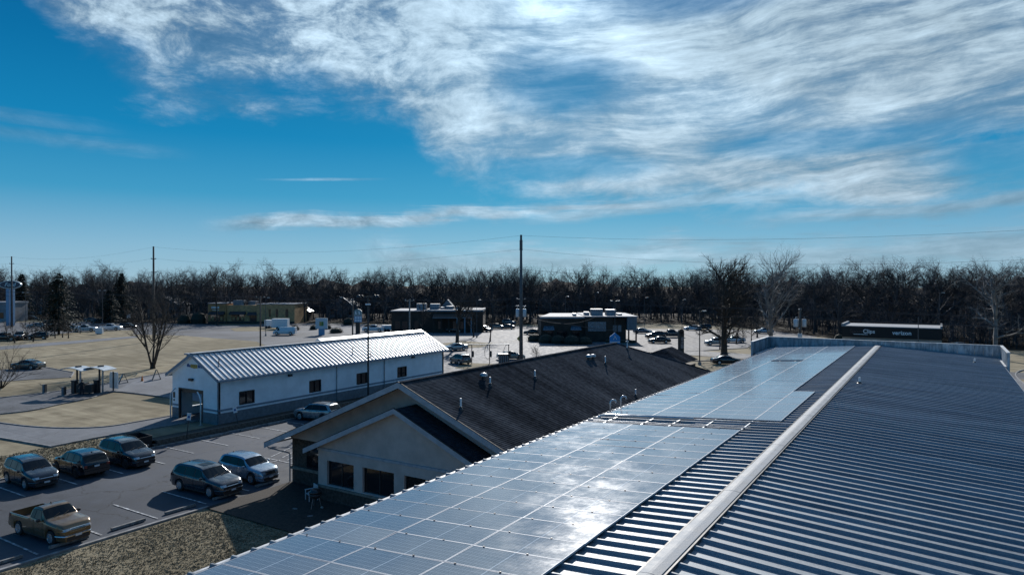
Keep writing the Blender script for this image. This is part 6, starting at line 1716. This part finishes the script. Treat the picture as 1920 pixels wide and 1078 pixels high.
for a, b in ((1018, 1040), (1070, 1091)):
    c = MB(); c.poly3([(X(a), .4, 2.7), (X(b), .4, 2.7), (X(b) - .1, 1.49, 3.5), (X(a) + .3, 1.49, 3.5)], (0, 0, -.07)); c.build('awning', M_scr, t)
    c = MB(); c.box(X(a) + .4, X(b) - .4, 1.44, 1.495, 1.2, 2.6); c.build('window', M_glass, t)
c = MB(); c.box(X(1045), X(1065), 1.44, 1.495, .2, 2.4); c.build('door', M_glass, t)
fb = frame_at(1180, 146, 'planter', 'kerbed raised planter with clipped hedge right of the dark restaurant', 'planter', -.3)
c = MB(); c.box(-5.2, 1.6, -.9, .9, 0, .35); c.build('kerb_edge', M_kerb, fb); c = MB(); c.box(-5.0, 1.4, -.7, .7, .351, .9); c.build('hedge', M_leaf, fb)
# black-fronted shop
sh = thing('shop', 'low shop with a black sign band and white lettering behind the parapet', 'building', (-15.1, 138, 0))
M_bf = pm('black_fascia', (.006, .006, .008), .6, 0, 0)
SWD = 15.4
c = MB(); c.box(0, SWD, 0, 9.3, 0, 5.25); c.build('wall', M_stucco, sh)
c = MB(); c.box(-.05, SWD + .05, -.35, -.002, 3.35, 5.2); c.build('sign_band', M_bf, sh)
c = MB(); c.box(-.1, SWD + .1, -.42, 9.4, 5.252, 5.4); c.build('roof', M_roofw, sh)
c = MB(); c.box(-.12, .22, -.42, 9.4, 5.402, 5.75); c.build('side_coping', M_roofw, sh); c = MB(); c.box(SWD - .2, SWD + .12, -.42, 9.4, 5.402, 5.75); c.build('side_coping', M_roofw, sh)
for a, b in ((1.4, 4.9), (5.8, 7.8), (8.5, 10.7), (11.5, 13.6)):
    c = MB(); c.box(a, b, -.12, -.003, .3, 2.7); w_ = c.build('window', M_glass, sh); c = MB(); c.box(a - .1, b + .1, -.5, -.125, 2.75, 2.95); c.build('canopy', M_dark, w_)
M_dimt = pm('dim_letter', (.045, .04, .045), .6); M_wlet = pm('white_letter', (.75, .78, .80), .5)
add_text('Sport', .95, (3.35, -.40, 4.42), 0, M_dimt, sh, .04, .015, align='RIGHT')
add_text('Clips', .95, (3.40, -.40, 4.45), 0, M_wlet, sh, .04, .022, align='LEFT')
c = MB(); c.box(1.9, 4.2, -.42, -.36, 3.86, 3.96); c.build('underline', M_wlet, sh)
add_text('verizon', .98, (9.5, -.40, 4.35), 0, M_wlet, sh, .04, .025)
# houses and dealership glimpsed at the left
M_pal = pm('pale_wall', (.22, .23, .25), .8, 0, .15, .4)
for (px, dd, wd, h, lb) in ((-22, 232, 14, 9.0, 'pale dealership block cut by the left edge behind the oval sign'), (60, 290, 20, 8.5, 'long pale building half hidden behind the trees, right of the oval sign'), (306, 262, 12, 7.0, 'grey gabled house glimpsed through the crown of the lawn tree'), (640, 262, 12, 6.5, 'grey house glimpsed between the trunks left of the pylon sign')):
    t = frame_at(px, dd, 'house', lb, 'building'); c = MB(); c.box(-wd / 2, wd / 2, 0, 9, 0, h * .7); c.build('wall', M_pal, t)
    c = MB()
    if h < 8: c.poly3([(-wd / 2 - .4, -.4, h * .7), (wd / 2 + .4, -.4, h * .7), (0, -.4, h * 1.15)], (0, 9.8, 0)); c.build('roof', M_wains, t)
    else: c.box(-wd / 2 - .2, wd / 2 + .2, -.3, 9.2, h * .7, h * .76); c.build('roof', M_roofw, t)
    for q in range(3): c = MB(); x = -wd * .35 + q * wd * .3; c.box(x, x + wd * .12, -.06, -.003, 1.2, 3.2); c.build('window', M_glass, t)

# ------------------------------------------------------------------ the person at the pay station
def person(px, py, rz, label):
    t = thing('person', label, 'person', G(px, py), rz)
    V_ = {'pel': (0, 0, .95, .15), 'sp': (0, .01, 1.18, .15), 'ch': (0, .0, 1.38, .17), 'nk': (0, -.01, 1.53, .065), 'hd0': (0, -.02, 1.62, .085), 'hd1': (0, -.02, 1.74, .085),
          'hl': (.10, 0, .90, .11), 'kl': (.12, -.03, .50, .075), 'al': (.13, .02, .09, .05), 'tl': (.14, -.13, .04, .04), 'hr': (-.10, 0, .90, .11), 'kr': (-.12, .03, .50, .075), 'ar': (-.13, .06, .09, .05), 'tr': (-.15, -.09, .04, .04),
          'sl': (.20, 0, 1.42, .08), 'el': (.27, -.03, 1.14, .055), 'wl': (.22, -.20, .98, .04), 'sr': (-.20, 0, 1.42, .08), 'er': (-.28, .02, 1.14, .055), 'wr': (-.29, -.12, .92, .04)}
    E_ = [('pel', 'sp'), ('sp', 'ch'), ('ch', 'nk'), ('nk', 'hd0'), ('hd0', 'hd1'), ('pel', 'hl'), ('hl', 'kl'), ('kl', 'al'), ('al', 'tl'), ('pel', 'hr'), ('hr', 'kr'), ('kr', 'ar'), ('ar', 'tr'), ('ch', 'sl'), ('sl', 'el'), ('el', 'wl'), ('ch', 'sr'), ('sr', 'er'), ('er', 'wr')]
    ks = list(V_); vs = [V_[k][:3] for k in ks]; rs = [V_[k][3] for k in ks]; es = [(ks.index(a), ks.index(b)) for a, b in E_]
    for w_, sx in (('wl', 1), ('wr', -1)):
        p = Vector(V_[w_][:3]); wi = ks.index(w_)
        vs.append(tuple(p + Vector((0, -.03, -.07)))); rs.append(.032); pi_ = len(vs) - 1; es.append((wi, pi_))
        for q in range(4): vs.append(tuple(p + Vector((.018 * (q - 1.5), -.045, -.165 + .008 * abs(q - 1.5)))) ); rs.append(.010); es.append((pi_, len(vs) - 1))
        vs.append(tuple(p + Vector((-.04 * sx, -.06, -.11)))); rs.append(.012); es.append((pi_, len(vs) - 1))
    me = bpy.data.meshes.new('body'); me.from_pydata(vs, es, [])
    o = bpy.data.objects.new('body', me); COL.objects.link(o); o.parent = None
    md = o.modifiers.new('skin', 'SKIN'); md.use_smooth_shade = True
    for i, r in enumerate(rs): me.skin_vertices[0].data[i].radius = (r, r)
    me.skin_vertices[0].data[0].use_root = True
    o.modifiers.new('sub', 'SUBSURF').levels = 1
    dg = bpy.context.evaluated_depsgraph_get(); m2 = bpy.data.meshes.new_from_object(o.evaluated_get(dg)); bpy.data.objects.remove(o)
    m2.materials.clear(); m2.materials.append(pm('dark_clothes', (.018, .018, .022), .9)); m2.materials.append(pm('skin', (.30, .19, .14), .6)); m2.materials.append(pm('dark_trousers', (.012, .014, .022), .9))
    for pl_ in m2.polygons:
        c_ = pl_.center
        pl_.material_index = 1 if (1.55 < c_.z < 1.72 and c_.y < -.01) or (.78 < c_.z < .95 and abs(c_.x) > .2) else (2 if c_.z < .9 else 0)
        pl_.use_smooth = True
    b = link('body', m2, t)
    c = MB(); c.lathe([(.02, .145), (.07, .12), (.1, .05), (.1, -.02), (.09, -.04)], 14, (0, .0, 1.72)); c.build('hair', M_rubber, t, True)
    for s in (-1, 1): c = MB(); c.lathe([(.004, -.006), (.010, 0), (.004, .006)], 6, (s * .032, -.106, 1.70), 'y'); c.build('eye', M_white, t)
    c = MB(); c.poly3([(-.012, -.1, 1.66), (.012, -.1, 1.66), (0, -.128, 1.665), (0, -.105, 1.70)], (0, .004, 0)); c.build('nose', MATS['skin'], t)
    return t
person(153, 741, YAW + .4, 'person in dark clothes standing between the two canopied pay stations')
